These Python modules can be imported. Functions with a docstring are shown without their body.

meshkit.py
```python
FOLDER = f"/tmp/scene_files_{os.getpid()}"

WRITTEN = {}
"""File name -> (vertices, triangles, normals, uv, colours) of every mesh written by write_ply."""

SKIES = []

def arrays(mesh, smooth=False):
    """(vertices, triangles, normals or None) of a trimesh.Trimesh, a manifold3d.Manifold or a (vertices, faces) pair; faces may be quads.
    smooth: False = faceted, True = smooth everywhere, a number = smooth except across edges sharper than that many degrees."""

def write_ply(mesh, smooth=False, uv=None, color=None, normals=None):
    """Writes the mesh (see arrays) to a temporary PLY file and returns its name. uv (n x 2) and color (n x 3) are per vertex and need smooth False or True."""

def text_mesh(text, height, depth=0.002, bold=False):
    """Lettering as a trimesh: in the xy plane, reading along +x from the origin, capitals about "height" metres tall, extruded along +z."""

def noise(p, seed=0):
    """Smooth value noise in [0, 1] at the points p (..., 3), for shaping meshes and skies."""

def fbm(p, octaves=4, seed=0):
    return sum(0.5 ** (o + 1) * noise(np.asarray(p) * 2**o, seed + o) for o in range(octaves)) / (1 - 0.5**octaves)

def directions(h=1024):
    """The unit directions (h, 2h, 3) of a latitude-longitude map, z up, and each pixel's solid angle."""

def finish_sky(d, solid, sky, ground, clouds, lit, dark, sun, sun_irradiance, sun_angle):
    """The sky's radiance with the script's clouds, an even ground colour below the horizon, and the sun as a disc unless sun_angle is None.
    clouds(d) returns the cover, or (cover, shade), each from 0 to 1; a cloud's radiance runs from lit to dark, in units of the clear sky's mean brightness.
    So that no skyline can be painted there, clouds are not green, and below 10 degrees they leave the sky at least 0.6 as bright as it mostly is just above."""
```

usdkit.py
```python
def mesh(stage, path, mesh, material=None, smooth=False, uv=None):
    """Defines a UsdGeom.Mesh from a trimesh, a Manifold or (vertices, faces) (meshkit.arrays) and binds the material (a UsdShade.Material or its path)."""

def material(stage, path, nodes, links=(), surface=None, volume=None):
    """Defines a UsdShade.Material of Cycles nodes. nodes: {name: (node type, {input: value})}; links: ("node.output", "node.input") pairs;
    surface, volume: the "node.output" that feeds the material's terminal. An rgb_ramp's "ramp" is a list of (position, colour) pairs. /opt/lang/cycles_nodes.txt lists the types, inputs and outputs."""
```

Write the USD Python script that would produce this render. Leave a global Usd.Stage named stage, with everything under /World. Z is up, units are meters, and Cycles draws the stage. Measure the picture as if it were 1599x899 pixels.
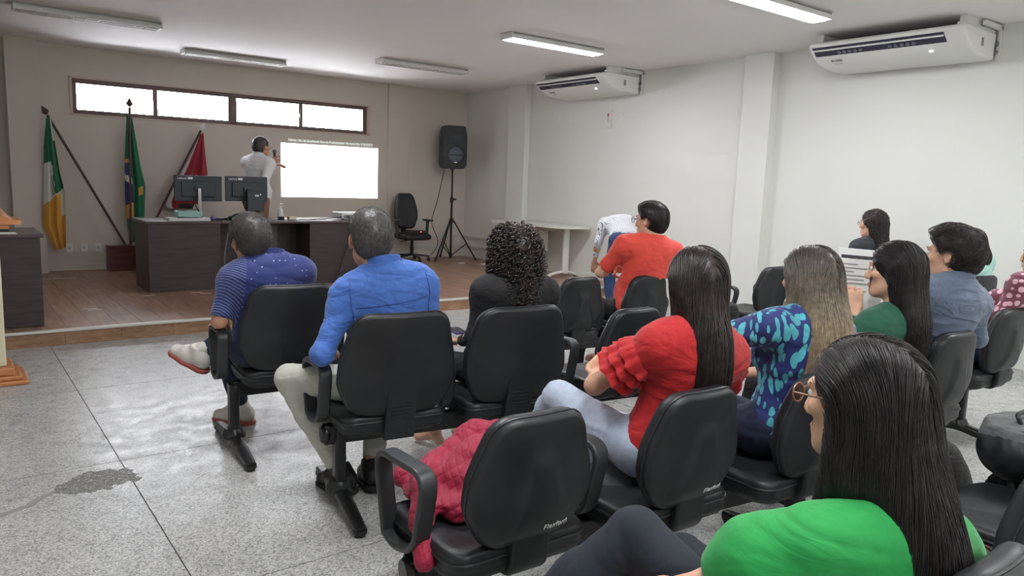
import math, random, numpy as np, trimesh, usdkit, meshkit
from pxr import Usd, UsdGeom, UsdLux, Gf, Sdf, UsdShade, Vt
from scipy.ndimage import map_coordinates, gaussian_filter

stage = Usd.Stage.CreateInMemory()
UsdGeom.SetStageUpAxis(stage, UsdGeom.Tokens.z)
UsdGeom.SetStageMetersPerUnit(stage, 1.0)
UsdGeom.Xform.Define(stage, '/World')
UsdGeom.Scope.Define(stage, '/World/Looks')
rng = np.random.default_rng(7)

# ---------------------------------------------------------------- camera, sky, exposure
CAM_H = 1.47
F_PX, YAW, PITCH, ROLL = 1161.56, .656177, .141073, .0353724
_f = np.array([math.sin(YAW) * math.cos(PITCH), math.cos(YAW) * math.cos(PITCH), -math.sin(PITCH)])
_r = np.array([math.cos(YAW), -math.sin(YAW), 0.0]); _u = np.cross(_r, _f)
_R = _r * math.cos(ROLL) + _u * math.sin(ROLL); _U = -_r * math.sin(ROLL) + _u * math.cos(ROLL)
cam = UsdGeom.Camera.Define(stage, '/World/camera')
cam.CreateHorizontalApertureAttr(36.0)
cam.CreateVerticalApertureAttr(36.0 * 899 / 1599)
cam.CreateFocalLengthAttr(36.0 * F_PX / 1599)
cam.CreateClippingRangeAttr(Gf.Vec2f(0.05, 200))
cam.CreateExposureAttr(-0.06)
_m = Gf.Matrix4d(*_R, 0, *_U, 0, *(-_f), 0, 0, 0, CAM_H, 1)
cam.AddTransformOp().Set(_m)

SKY_STRENGTH = 9.0
LAMP_STRENGTH = 68.0
SLIDE_STRENGTH = 2.6
dome = UsdLux.DomeLight.Define(stage, '/World/sky')
dome.CreateIntensityAttr(SKY_STRENGTH)
dome.CreateColorAttr(Gf.Vec3f(0.93, 0.93, 1.0))

# room dimensions
XR, YB, ZC, XL, YF = 7.45, 11.15, 2.98, -2.6, -2.4
YS, ZS = 7.05, 0.13          # stage front edge and height

# ---------------------------------------------------------------- naming helpers
_used = {}
def numbered(parent, name):
    k = (parent, name); n = _used.get(k, 0); _used[k] = n + 1
    return f'{parent}/{name}' if n == 0 else f'{parent}/{name}_{n:03d}'
def _tags(prim, label=None, cat=None, group=None, kind=None):
    for k, v in (('label', label), ('category', cat), ('group', group), ('kind', kind)):
        if v: prim.SetCustomDataByKey(k, v)
def thing(name, label=None, cat=None, loc=(0, 0, 0), rz=0.0, group=None, kind=None):
    path = numbered('/World', name)
    x = UsdGeom.Xform.Define(stage, path)
    x.AddTranslateOp().Set(Gf.Vec3d(*map(float, loc)))
    if rz: x.AddRotateZOp().Set(math.degrees(rz))
    _tags(x.GetPrim(), label, cat, group, kind)
    return path
def part(parent, name, mesh, mat, smooth=35, label=None, kind=None, uv=None):
    path = numbered(parent, name)
    if isinstance(mesh, (list,)): mesh = trimesh.util.concatenate(mesh)
    m = usdkit.mesh(stage, path, mesh, mat, smooth=smooth, uv=uv)
    _tags(m.GetPrim(), label=label, kind=kind)
    return path
def solo(name, mesh, mat, label, cat=None, group=None, kind=None, smooth=35):
    path = part('/World', name, mesh, mat, smooth)
    _tags(stage.GetPrimAtPath(path), label, cat, group, kind)
    return path
def copy_of(src, name, label, loc, rz=0.0, group=None):
    was = stage.GetPrimAtPath(src).GetCustomData()
    p = thing(name, label, was.get('category'), loc, rz, group or was.get('group'))
    pr = stage.GetPrimAtPath(p); pr.GetReferences().AddInternalReference(src); pr.SetInstanceable(True)
    return p

# ---------------------------------------------------------------- materials
def srgb(*c):
    c = np.array(c, float) / 255
    return tuple(np.where(c < .04045, c / 12.92, ((c + .055) / 1.055) ** 2.4))
def material(name, color, rough=.5, metal=0.0, var=0.0, vscale=6.0, bump=0.0, bscale=200.0, spec=None, extra=None, stretch=None, sheen=0.0, rnd=0.0, coat=0.0, sss=0.0):
    """principled; var = tone variation by noise, bump = fine relief, rnd = per-piece tone shift."""
    P = {'base_color': color, 'roughness': rough, 'metallic': metal}
    if spec is not None: P['specular_ior_level'] = spec
    if sheen: P['sheen_weight'] = sheen
    if coat: P['coat_weight'] = coat
    if sss: P['subsurface_weight'] = sss; P['subsurface_radius'] = (1, .35, .2); P['subsurface_scale'] = .006
    nodes = {'p': ('principled_bsdf', P), 'tc': ('texture_coordinate', {})}
    links = []
    src = 'tc.object'
    if stretch:
        nodes['map'] = ('mapping', {'scale': stretch}); links.append(('tc.object', 'map.vector')); src = 'map.vector'
    if var:
        lo = tuple(np.clip(np.array(color) * (1 - var), 0, 1)); hi = tuple(np.clip(np.array(color) * (1 + var), 0, 1))
        nodes['n'] = ('noise_texture', {'scale': vscale, 'detail': 5.0, 'roughness': .6})
        nodes['r'] = ('rgb_ramp', {'ramp': [(.3, lo), (.7, hi)]})
        links += [(src, 'n.vector'), ('n.fac', 'r.fac'), ('r.color', 'p.base_color')]
        if rnd:
            nodes['oi'] = ('object_info', {}); nodes['mr'] = ('map_range', {'to_min': 1 - rnd, 'to_max': 1 + rnd})
            nodes['hs'] = ('hsv', {}); links.remove(('r.color', 'p.base_color'))
            links += [('oi.random', 'mr.value'), ('mr.result', 'hs.value'), ('r.color', 'hs.color'), ('hs.color', 'p.base_color')]
    if bump:
        nodes['bn'] = ('noise_texture', {'scale': bscale, 'detail': 2.0})
        nodes['b'] = ('bump', {'strength': .6, 'distance': bump})
        links += [(src, 'bn.vector'), ('bn.fac', 'b.height'), ('b.normal', 'p.normal')]
    return usdkit.material(stage, '/World/Looks/' + name, nodes, links, surface='p.BSDF')
def emitter(name, color, strength):
    return usdkit.material(stage, '/World/Looks/' + name, {'e': ('emission', {'color': color, 'strength': strength})}, [], surface='e.emission')

# ---------------------------------------------------------------- mesh helpers
def box(x0, y0, z0, x1, y1, z1):
    b = trimesh.creation.box((x1 - x0, y1 - y0, z1 - z0)); b.apply_translation(((x0 + x1) / 2, (y0 + y1) / 2, (z0 + z1) / 2)); return b
_rb = {}
def rbox(x0, y0, z0, x1, y1, z1, r=.01, n=2):
    """rounded box: hull of eight small spheres"""
    s = trimesh.creation.icosphere(n, 1.0).vertices if n < 3 else trimesh.creation.uv_sphere(1.0, count=[12, 24]).vertices
    r = min(r, (x1 - x0) / 2.01, (y1 - y0) / 2.01, (z1 - z0) / 2.01)
    pts = np.concatenate([np.array((cx, cy, cz)) + s * r for cx in (x0 + r, x1 - r) for cy in (y0 + r, y1 - r) for cz in (z0 + r, z1 - r)])
    return trimesh.convex.convex_hull(pts)
def tube(path, rad, n=10, caps=True, sect=None, up=None):
    """sweep of a circle (radius or per-point radii) or of a section [(a,b)..] along a polyline"""
    p = np.asarray(path, float); m = len(p)
    t = np.gradient(p, axis=0); t /= np.linalg.norm(t, axis=1, keepdims=True) + 1e-12
    ref = np.array(up if up is not None else ([0, 0, 1] if abs(t[0][2]) < .9 else [1, 0, 0]), float)
    N = []; a = ref - t[0] * (ref @ t[0]); a /= np.linalg.norm(a)
    for i in range(m):
        a = a - t[i] * (a @ t[i]); a /= np.linalg.norm(a); N.append(a)
    N = np.array(N); B = np.cross(t, N)
    if sect is None:
        ang = np.arange(n) * 2 * np.pi / n; sec = np.stack([np.cos(ang), np.sin(ang)], 1)
    else: sec = np.asarray(sect, float); n = len(sec)
    R = np.broadcast_to(rad, (m,))[:, None, None]
    v = p[:, None] + R * (sec[None, :, :1] * N[:, None] + sec[None, :, 1:] * B[:, None])
    i, j = np.meshgrid(np.arange(m - 1), np.arange(n), indexing='ij')
    q = np.stack([i * n + j, i * n + (j + 1) % n, (i + 1) * n + (j + 1) % n, (i + 1) * n + j], -1).reshape(-1, 4)
    f = np.vstack([q[:, [0, 1, 2]], q[:, [0, 2, 3]]])
    v = v.reshape(-1, 3)
    if caps:
        c0, c1 = len(v), len(v) + 1
        v = np.vstack([v, p[:1], p[-1:]])
        k = np.arange(n); f = np.vstack([f, np.stack([np.full(n, c0), (k + 1) % n, k], 1), np.stack([np.full(n, c1), (m - 1) * n + k, (m - 1) * n + (k + 1) % n], 1)])
    out = trimesh.Trimesh(v, f, process=False)
    if out.volume < 0: out.invert()
    return out
def rsect(w, h, r, n=4):
    """rounded rectangle section, w along the sweep's normal, h along its binormal"""
    out = []
    for cx, cy, a0 in ((w / 2 - r, h / 2 - r, 0), (-w / 2 + r, h / 2 - r, 90), (-w / 2 + r, -h / 2 + r, 180), (w / 2 - r, -h / 2 + r, 270)):
        for k in range(n + 1):
            a = math.radians(a0 + 90 * k / n); out.append((cx + r * math.cos(a), cy + r * math.sin(a)))
    return out
def smooth_path(pts, r=.04, n=6):
    """polyline with its corners rounded"""
    p = [np.array(q, float) for q in pts]; out = [p[0]]
    for a, b, c in zip(p, p[1:], p[2:]):
        d0, d1 = a - b, c - b; l0, l1 = np.linalg.norm(d0), np.linalg.norm(d1)
        k = min(r, l0 * .48, l1 * .48); s, e = b + d0 / l0 * k, b + d1 / l1 * k
        for t in np.linspace(0, 1, n): out.append((1 - t) ** 2 * s + 2 * t * (1 - t) * b + t * t * e)
    out.append(p[-1]); return np.array(out)
def cyl(p, q, r, n=16, r2=None): return tube([p, q], np.array([r, r if r2 is None else r2]), n)
def lathe(prof, n=24):
    m = trimesh.creation.revolve(np.array(prof, float), sections=n)
    if m.volume < 0: m.invert()
    return m
def moved(m, loc=(0, 0, 0), rz=0, rx=0, ry=0):
    m = m.copy()
    for a, ax in ((rx, (1, 0, 0)), (ry, (0, 1, 0)), (rz, (0, 0, 1))):
        if a: m.apply_transform(trimesh.transformations.rotation_matrix(a, ax))
    m.apply_translation(loc); return m
def prism(poly, z0, z1):
    from shapely.geometry import Polygon
    m = trimesh.creation.extrude_polygon(Polygon(poly), z1 - z0, engine='earcut'); m.apply_translation((0, 0, z0)); return m
def text(s, h, depth=.0015, bold=False): return meshkit.text_mesh(s, h, depth, bold)
def wall_text(s, h, origin, right, upv, depth=.0015, bold=False, width=None):
    """lettering standing on a surface: right and upv are the reading and the up direction"""
    m = text(s, h, depth, bold)
    right, upv = np.array(right, float), np.array(upv, float); right /= np.linalg.norm(right); upv /= np.linalg.norm(upv)
    sx = 1.0 if width is None else width / (m.bounds[1][0] - m.bounds[0][0])
    T = np.eye(4); T[:3, 0] = right * sx; T[:3, 1] = upv; T[:3, 2] = np.cross(right, upv); T[:3, 3] = origin
    m.apply_transform(T); return m
# ---------------------------------------------------------------- colours of the room
M = {}
M['wall_warm'] = material('wall_warm', srgb(212, 204, 195), .75, var=.03, vscale=1.3, bump=.0006, bscale=90)
M['wall_white'] = material('wall_white', srgb(228, 229, 224), .6, var=.015, vscale=1.0, bump=.0005, bscale=90)
M['ceiling'] = material('ceiling', srgb(236, 233, 231), .8, var=.015, vscale=.8)
M['white_plastic'] = material('white_plastic', srgb(232, 232, 228), .35)
M['white_enamel'] = material('white_enamel', srgb(222, 222, 218), .4)
M['grey_plastic'] = material('grey_plastic', srgb(120, 120, 120), .5)
M['dark_slot'] = material('dark_slot', srgb(46, 46, 66), .5)
M['vane'] = material('vane', srgb(104, 104, 118), .5)
M['frame_brown'] = material('frame_brown', srgb(104, 84, 78), .45)
M['black_metal'] = material('black_metal', srgb(28, 28, 30), .4, bump=.0002, bscale=400)
M['chrome'] = material('chrome', srgb(200, 200, 202), .2, metal=1.0)
M['ink'] = material('ink', srgb(50, 50, 56), .6)
M['ink_grey'] = material('ink_grey', srgb(150, 150, 150), .6)
M['print_white'] = material('print_white', srgb(225, 225, 225), .5)
M['paper'] = material('paper', srgb(236, 236, 234), .7)
M['glow_white'] = emitter('glow_white', (.9, 1.0, 1.0), 6.0)
M['glow_red'] = emitter('glow_red', (1.0, .08, .06), 4.0)
M['lamp_on'] = emitter('lamp_on', (.985, .99, 1.0), LAMP_STRENGTH)
M['slide'] = emitter('slide', (1.0, 1.0, .985), SLIDE_STRENGTH)
M['slide_text'] = emitter('slide_text', (.9, 1.0, .93), 1.1)
M['slide_faint'] = emitter('slide_faint', (1.0, .97, .97), .74)
M['tube_off'] = material('tube_off', srgb(240, 240, 238), .25)
# granilite floor: small dark and light chips in a pale cement
M['floor'] = usdkit.material(stage, '/World/Looks/granilite', {
    'p': ('principled_bsdf', {'roughness': .32, 'specular_ior_level': .5}), 'tc': ('texture_coordinate', {}), 'oi': ('object_info', {}),
    'v': ('voronoi_texture', {'scale': 170.0}), 'chip': ('rgb_ramp', {'ramp': [(0, srgb(112, 112, 110)), (.2, srgb(150, 150, 148)), (.5, srgb(178, 178, 176)), (.8, srgb(188, 188, 186)), (1, srgb(208, 207, 206))]}),
    'sep': ('separate_color', {}),
    'n': ('noise_texture', {'scale': 1.1, 'detail': 6.0, 'roughness': .62}), 'nr': ('rgb_ramp', {'ramp': [(.25, (.78, .78, .79)), (.55, (1, 1, 1)), (.8, (1.1, 1.1, 1.1))]}),
    'm': ('mix_color', {'blend_type': 'multiply', 'fac': 1.0, 'use_clamp': False}),
    'n2': ('noise_texture', {'scale': 9.0, 'detail': 5.0}), 'rr': ('map_range', {'from_min': .3, 'from_max': .7, 'to_min': .24, 'to_max': .42})},
    [('tc.object', 'v.vector'), ('tc.object', 'n.vector'), ('tc.object', 'n2.vector'), ('v.color', 'sep.color'), ('sep.r', 'chip.fac'), ('n.fac', 'nr.fac'),
     ('chip.color', 'm.a'), ('nr.color', 'm.b'), ('m.result', 'p.base_color'), ('n2.fac', 'rr.value'), ('rr.result', 'p.roughness')], surface='p.BSDF')
M['joint'] = material('joint', srgb(84, 82, 80), .8)
M['worn'] = usdkit.material(stage, '/World/Looks/worn_cement', {
    'p': ('principled_bsdf', {'roughness': .9}), 'tc': ('texture_coordinate', {}), 'v': ('voronoi_texture', {'scale': 170.0}),
    'sep': ('separate_color', {}), 'chip': ('rgb_ramp', {'ramp': [(0, srgb(96, 96, 94)), (.6, srgb(124, 124, 121)), (.85, srgb(140, 140, 136)), (1, srgb(188, 188, 184))]})},
    [('tc.object', 'v.vector'), ('v.color', 'sep.color'), ('sep.r', 'chip.fac'), ('chip.color', 'p.base_color')], surface='p.BSDF')
def wood(name, c0, c1, rough, stretch, scale=3.0, rnd=0.0):
    nodes = {'p': ('principled_bsdf', {'roughness': rough}), 'tc': ('texture_coordinate', {}), 'map': ('mapping', {'scale': stretch}),
             'n': ('noise_texture', {'scale': scale, 'detail': 7.0, 'roughness': .65, 'distortion': .4}), 'r': ('rgb_ramp', {'ramp': [(.28, c0), (.5, tuple((np.array(c0) + np.array(c1)) / 2)), (.75, c1)]}),
             'oi': ('object_info', {}), 'mr': ('map_range', {'to_min': 1 - rnd, 'to_max': 1 + rnd}), 'hs': ('hsv', {}), 'b': ('bump', {'strength': .25, 'distance': .0006})}
    return usdkit.material(stage, '/World/Looks/' + name, nodes, [('tc.object', 'map.vector'), ('map.vector', 'n.vector'), ('n.fac', 'r.fac'), ('r.color', 'hs.color'),
        ('oi.random', 'mr.value'), ('mr.result', 'hs.value'), ('hs.color', 'p.base_color'), ('n.fac', 'b.height'), ('b.normal', 'p.normal')], surface='p.BSDF')
M['plank'] = wood('stage_plank', srgb(118, 88, 72), srgb(172, 137, 116), .32, (9, .9, 9), 3.0, .14)
M['fascia'] = wood('fascia_wood', srgb(120, 88, 64), srgb(176, 138, 108), .5, (3, 3, 12), 3.0, .1)
M['alu'] = material('alu', srgb(206, 204, 196), .4, metal=.35)
M['dark_wood'] = wood('dark_desk_wood', srgb(46, 38, 40), srgb(72, 62, 62), .42, (1.2, 14, 14), 3.0, .05)
M['dark_top'] = wood('dark_desk_top', srgb(64, 54, 54), srgb(96, 84, 82), .3, (1.2, 14, 14), 3.0, .05)
M['orange_wood'] = wood('orange_wood', srgb(170, 104, 60), srgb(206, 142, 92), .35, (2, 12, 12), 3.0, .05)
M['cream_paint'] = material('cream_paint', srgb(216, 210, 180), .45)

# ---------------------------------------------------------------- floor: slabs with joints
fl = thing('floor', 'grey speckled granilite floor laid in large square slabs with thin dark joints', kind='structure')
part(fl, 'joint_bed', box(XL - .2, YF - .2, -.08, XR + .2, YB + .2, -.004), M['joint'], smooth=False)
TX0, TY0, TP, G = .651, 2.575, 1.482, .005
for i in range(-3, 6):
    for j in range(-4, 4):
        x0, x1 = max(XL, TX0 + TP * i), min(XR, TX0 + TP * (i + 1))
        y0, y1 = max(YF, TY0 + TP * j), min(YS + .2, TY0 + TP * (j + 1))
        if x1 - x0 < .05 or y1 - y0 < .05: continue
        part(fl, 'slab', box(x0 + G / 2, y0 + G / 2, -.03, x1 - G / 2, y1 - G / 2, 0), M['floor'], smooth=False)
wp = [(.326, 3.80), (.36, 3.87), (.40, 3.90), (.45, 3.955), (.50, 3.985), (.545, 3.96), (.585, 3.965), (.615, 3.93), (.655, 3.94), (.675, 3.90), (.665, 3.86), (.688, 3.835), (.672, 3.80), (.70, 3.765), (.668, 3.735), (.63, 3.77), (.60, 3.735), (.565, 3.755), (.55, 3.70), (.51, 3.725), (.47, 3.70), (.43, 3.735), (.40, 3.72), (.36, 3.765)]
wr = np.random.default_rng(3); fine = []
for a, b in zip(wp, wp[1:] + wp[:1]):
    for t in np.linspace(0, 1, 5)[:-1]: fine.append((a[0] + (b[0] - a[0]) * t + wr.normal(0, .004), a[1] + (b[1] - a[1]) * t + wr.normal(0, .004)))
from shapely.geometry import Polygon as _Pg
wpoly = _Pg(fine).buffer(0)
wpoly = max(getattr(wpoly, 'geoms', [wpoly]), key=lambda g: g.area)
wm = trimesh.creation.extrude_polygon(wpoly, .0012, engine='earcut')
part(fl, 'worn_patch', wm, M['worn'], smooth=False, label='worn rough dark patch in the floor with a ragged outline')

M['smear'] = material('smear', srgb(142, 142, 139), .5, var=.12, vscale=60)
from shapely.geometry import LineString as _LS
tm_ = trimesh.creation.extrude_polygon(_LS([(.33, 3.80), (.27, 3.755), (.235, 3.70), (.15, 3.665), (.08, 3.60), (.0, 3.56)]).buffer(.016, quad_segs=4), .0008, engine='earcut')
part(fl, 'smear_trail', tm_, M['smear'], smooth=False, label='faint grey smear running left from the worn patch')

# ---------------------------------------------------------------- raised stage
st = thing('stage', 'low platform with brown wood-look planks and a pale metal nosing', kind='structure')
part(st, 'platform', box(XL, YS + .02, 0, XR, YB, ZS - .006), M['joint'], smooth=False)
pw, pr = .19, np.random.default_rng(5)
x = -.35; k = 0
while x < XR - .01:
    x1 = min(x + pw, XR); y = YS + .02 - (k * .43 % 1.3) ; k += 1
    while y < YB:
        y1 = y + 1.35
        a, b = max(y, YS + .02), min(y1, YB)
        if b - a > .03: part(st, 'plank', box(x + .0012, a + .0012, ZS - .006, x1 - .0012, b - .0012, ZS), M['plank'], smooth=False)
        y = y1
    x = x1
part(st, 'platform_edge_floor', box(XL, YS + .02, ZS - .006, -.352, YB, ZS), M['plank'], smooth=False)
fx = -2.6
while fx < XR:
    part(st, 'fascia_board', box(fx + .001, YS, 0.0, min(fx + .42, XR) - .001, YS + .02, ZS - .022), M['fascia'], smooth=False); fx += .42
for a, b in ((-2.6, 2.42), (2.424, XR)):
    part(st, 'nosing', tube([(a, YS + .012, ZS - .008), (b, YS + .012, ZS - .008)], 1, sect=rsect(.026, .05, .008), up=(0, 0, 1)), M['alu'])
for k, (a, y) in enumerate(((.911, 10.35), (1.02, 8.0), (1.05, 7.92), (1.66, 8.6), (2.15, 8.62), (2.22, 8.52))):
    part(st, 'tape_strip', box(a, y, ZS, a + (.34 if k == 0 else .12), y + .022, ZS + .0012), M['paper'], smooth=False, label='short strip of white tape on the planks')
for (a, y) in ((6.72, 10.1), (6.98, 9.86)):
    part(st, 'floor_plate', moved(lathe([(0, 0), (.055, 0), (.055, .006), (0, .008)]), (a, y, ZS)), M['white_plastic'], label='small round white plate on the planks')

# ---------------------------------------------------------------- walls and ceiling
cl = solo('ceiling', box(XL - .2, YF - .2, ZC, XR + .2, YB + .35, ZC + .15), M['ceiling'], 'plain white painted ceiling', kind='structure', smooth=False)
WX0, WX1, WZ0, WZ1 = 1.40, 5.56, 2.135, 2.60
wb = thing('wall_back', 'greige painted back wall behind the stage with a long high window opening', kind='structure')
part(wb, 'wall_face', [box(XL - .2, YB, 0, WX0, YB + .22, ZC), box(WX1, YB, 0, XR + .2, YB + .22, ZC), box(WX0, YB, 0, WX1, YB + .22, WZ0), box(WX0, YB, WZ1, WX1, YB + .22, ZC)], M['wall_warm'], smooth=False)
part(wb, 'pilaster', rbox(.70, YB - .22, 0, 1.035, YB + .02, ZC, .004, 1), M['wall_warm'], smooth=False)
part(wb, 'pilaster', rbox(5.895, YB - .035, 0, 6.28, YB + .02, ZC, .004, 1), M['wall_warm'], smooth=False)
part(wb, 'skirting', box(XL, YB - .012, ZS, XR, YB + .01, ZS + .07), M['wall_warm'], smooth=False)
wr_ = thing('wall_right', 'off-white painted side wall with two shallow pilasters', kind='structure')
part(wr_, 'wall_face', box(XR, YF - .2, 0, XR + .2, YB, ZC), M['wall_white'], smooth=False)
part(wr_, 'pilaster', rbox(XR - .10, 9.36, 0, XR + .02, 9.80, ZC, .004, 1), M['wall_white'], smooth=False)
part(wr_, 'pilaster', rbox(XR - .12, 4.97, 0, XR + .02, 5.345, ZC, .004, 1), M['wall_white'], smooth=False)
part(wr_, 'skirting', box(XR - .012, YS + .05, ZS, XR + .01, 9.35, ZS + .07), M['wall_white'], smooth=False)
solo('wall_left', box(XL - .2, YF - .2, 0, XL, YB, ZC), M['wall_white'], 'off-white painted side wall beside the lectern', kind='structure', smooth=False)
solo('wall_front', box(XL - .2, YF - .2, 0, XR + .2, YF, ZC), M['wall_white'], 'off-white painted wall at the back of the audience', kind='structure', smooth=False)

# ---------------------------------------------------------------- window: four panes, two sliding pairs
wn = thing('window_1', 'long high strip window with dark brown frame and four bright panes', kind='structure')
fw, yw = .045, YB + .05
def frame_rect(x0, z0, x1, z1, w, y0, y1): return [box(x0, y0, z0, x1, y1, z0 + w), box(x0, y0, z1 - w, x1, y1, z1), box(x0, y0, z0 + w, x0 + w, y1, z1 - w), box(x1 - w, y0, z0 + w, x1, y1, z1 - w)]
part(wn, 'window_frame', frame_rect(WX0 + .012, WZ0 + .012, WX1 - .03, WZ1 - .012, .03, yw - .02, yw + .07) + [box(3.385, yw - .02, WZ0 + .03, 3.465, yw + .07, WZ1 - .03)], M['frame_brown'], smooth=False)
M['pane'] = usdkit.material(stage, '/World/Looks/pane', {'t': ('transparent_bsdf', {'color': (.96, .97, .97)}), 'g': ('glossy_bsdf', {'roughness': .02}), 'f': ('fresnel', {'IOR': 1.45}), 'm': ('mix_closure', {})},
    [('f.fac', 'm.fac'), ('t.BSDF', 'm.closure1'), ('g.BSDF', 'm.closure2')], surface='m.closure')
for k, (a, b, dy) in enumerate(((1.44, 2.40, .03), (2.395, 3.39, 0), (3.46, 4.45, .03), (4.44, 5.50, 0))):
    s = part(wn, 'sash', frame_rect(a, WZ0 + .04, b, WZ1 - .04, .026, yw - .012 + dy, yw + .012 + dy), M['frame_brown'], smooth=False)
    part(s, 'pane', box(a + .02, yw - .003 + dy, WZ0 + .06, b - .02, yw + .003 + dy, WZ1 - .06), M['pane'], smooth=False)
    if k in (0, 2): part(s, 'latch', rbox(b - .03, yw - .03, 2.33, b - .012, yw + .0, 2.39, .004, 1), M['black_metal'])
part(wn, 'window_reveal', [box(WX0 - .02, YB - .012, WZ0 - .012, WX1 + .02, YB + .04, WZ0 + .012), box(WX0 - .02, YB - .012, WZ1 - .012, WX1 + .02, YB + .04, WZ1 + .008), box(WX1 - .03, YB - .012, WZ0, WX1 + .02, YB + .04, WZ1), box(WX0 - .02, YB - .012, WZ0, WX0 + .012, YB + .04, WZ1)], material('reveal', srgb(205, 190, 178), .6), smooth=False)

# ---------------------------------------------------------------- projected slide on the wall
SX0, SX1, SZ0, SZ1 = 4.11, 5.725, 1.13, 1.938
sl = thing('projected_slide', 'bright white projected slide with a line of white title text on the back wall', 'projected image', (SX0, YB, SZ0))
part(sl, 'slide_field', box(0, -.004, 0, SX1 - SX0, -.0005, SZ1 - SZ0), M['slide'], smooth=False)
part(sl, 'title_text', wall_text('Prêmio CNJ de Qualidade: Eixo da Produtividade (Portaria CNJ 170/2022)', .036, (.115, -.002, .838), (1, 0, 0), (0, 0, 1), width=1.395), M['slide_text'], smooth=False)
part(sl, 'heading_text', wall_text('Requisitos', .04, (.66, -.0045, .725), (1, 0, 0), (0, 0, 1), width=.28), M['slide_faint'], smooth=False)

# ---------------------------------------------------------------- ceiling light fixtures
def fixture(label, x, y, lit, rz=0.0):
    t = thing('ceiling_light', label, 'ceiling light', (x, y, ZC), rz, 'surface mounted fluorescent fixtures')
    L, W, H = .64, .105, .062
    part(t, 'housing', [rbox(-L, -W * .55, -.03, L, W * .55, -.0, .006, 1), box(-L, -W, -H, L, -W + .006, -.026), box(-L, W - .006, -H, L, W, -.026),
                        trimesh.Trimesh([(-L, -W, -.028), (L, -W, -.028), (L, W, -.028), (-L, W, -.028)], [(0, 1, 2), (0, 2, 3)])], M['white_enamel'], smooth=False)
    for s in (-1, 1): part(t, 'end_plate', rbox(s * L - .008, -W - .004, -H - .004, s * L + .008, W + .004, -.004, .003, 1), M['white_enamel'], smooth=False)
    if lit:
        sec = [(-W + .012, -H + .008), (-W * .55, -H - .012), (W * .55, -H - .012), (W - .012, -H + .008)]
        v = [(sx, a, b) for sx in (-L + .02, L - .02) for a, b in sec]
        f = [(0, 1, 5), (0, 5, 4), (1, 2, 6), (1, 6, 5), (2, 3, 7), (2, 7, 6), (3, 0, 4), (3, 4, 7), (0, 2, 1), (0, 3, 2), (4, 5, 6), (4, 6, 7)]
        m = trimesh.Trimesh(v, f, process=False); trimesh.repair.fix_normals(m)
        part(t, 'diffuser', m, M['lamp_on'], smooth=False)
    else:
        for s in (-1, 1):
            part(t, 'tube', cyl((-L + .03, s * .05, -H + .012), (L - .03, s * .05, -H + .012), .013, 12), M['tube_off'])
        part(t, 'louvre', [box(-L + .05 + k * .11, -W + .01, -H - .002, -L + .054 + k * .11, W - .01, -H + .028) for k in range(12)] + [box(-L + .02, -.004, -H - .002, L - .02, .004, -H + .028)], M['alu'], smooth=False)
    return t
fixture('unlit white ceiling light at the far left, nearest to the photographer of the unlit ones', 1.29, 8.72, False)
fixture('unlit white ceiling light above the strip window, farthest to the back', 3.16, 10.2, False)
fixture('unlit white ceiling light above the loudspeaker corner', 5.21, 8.87, False)
fixture('lit white ceiling light in front of the farther air conditioner', 5.33, 6.33, True)
fixture('lit white ceiling light at the top edge beside the nearer air conditioner', 5.40, 3.68, True)
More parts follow.
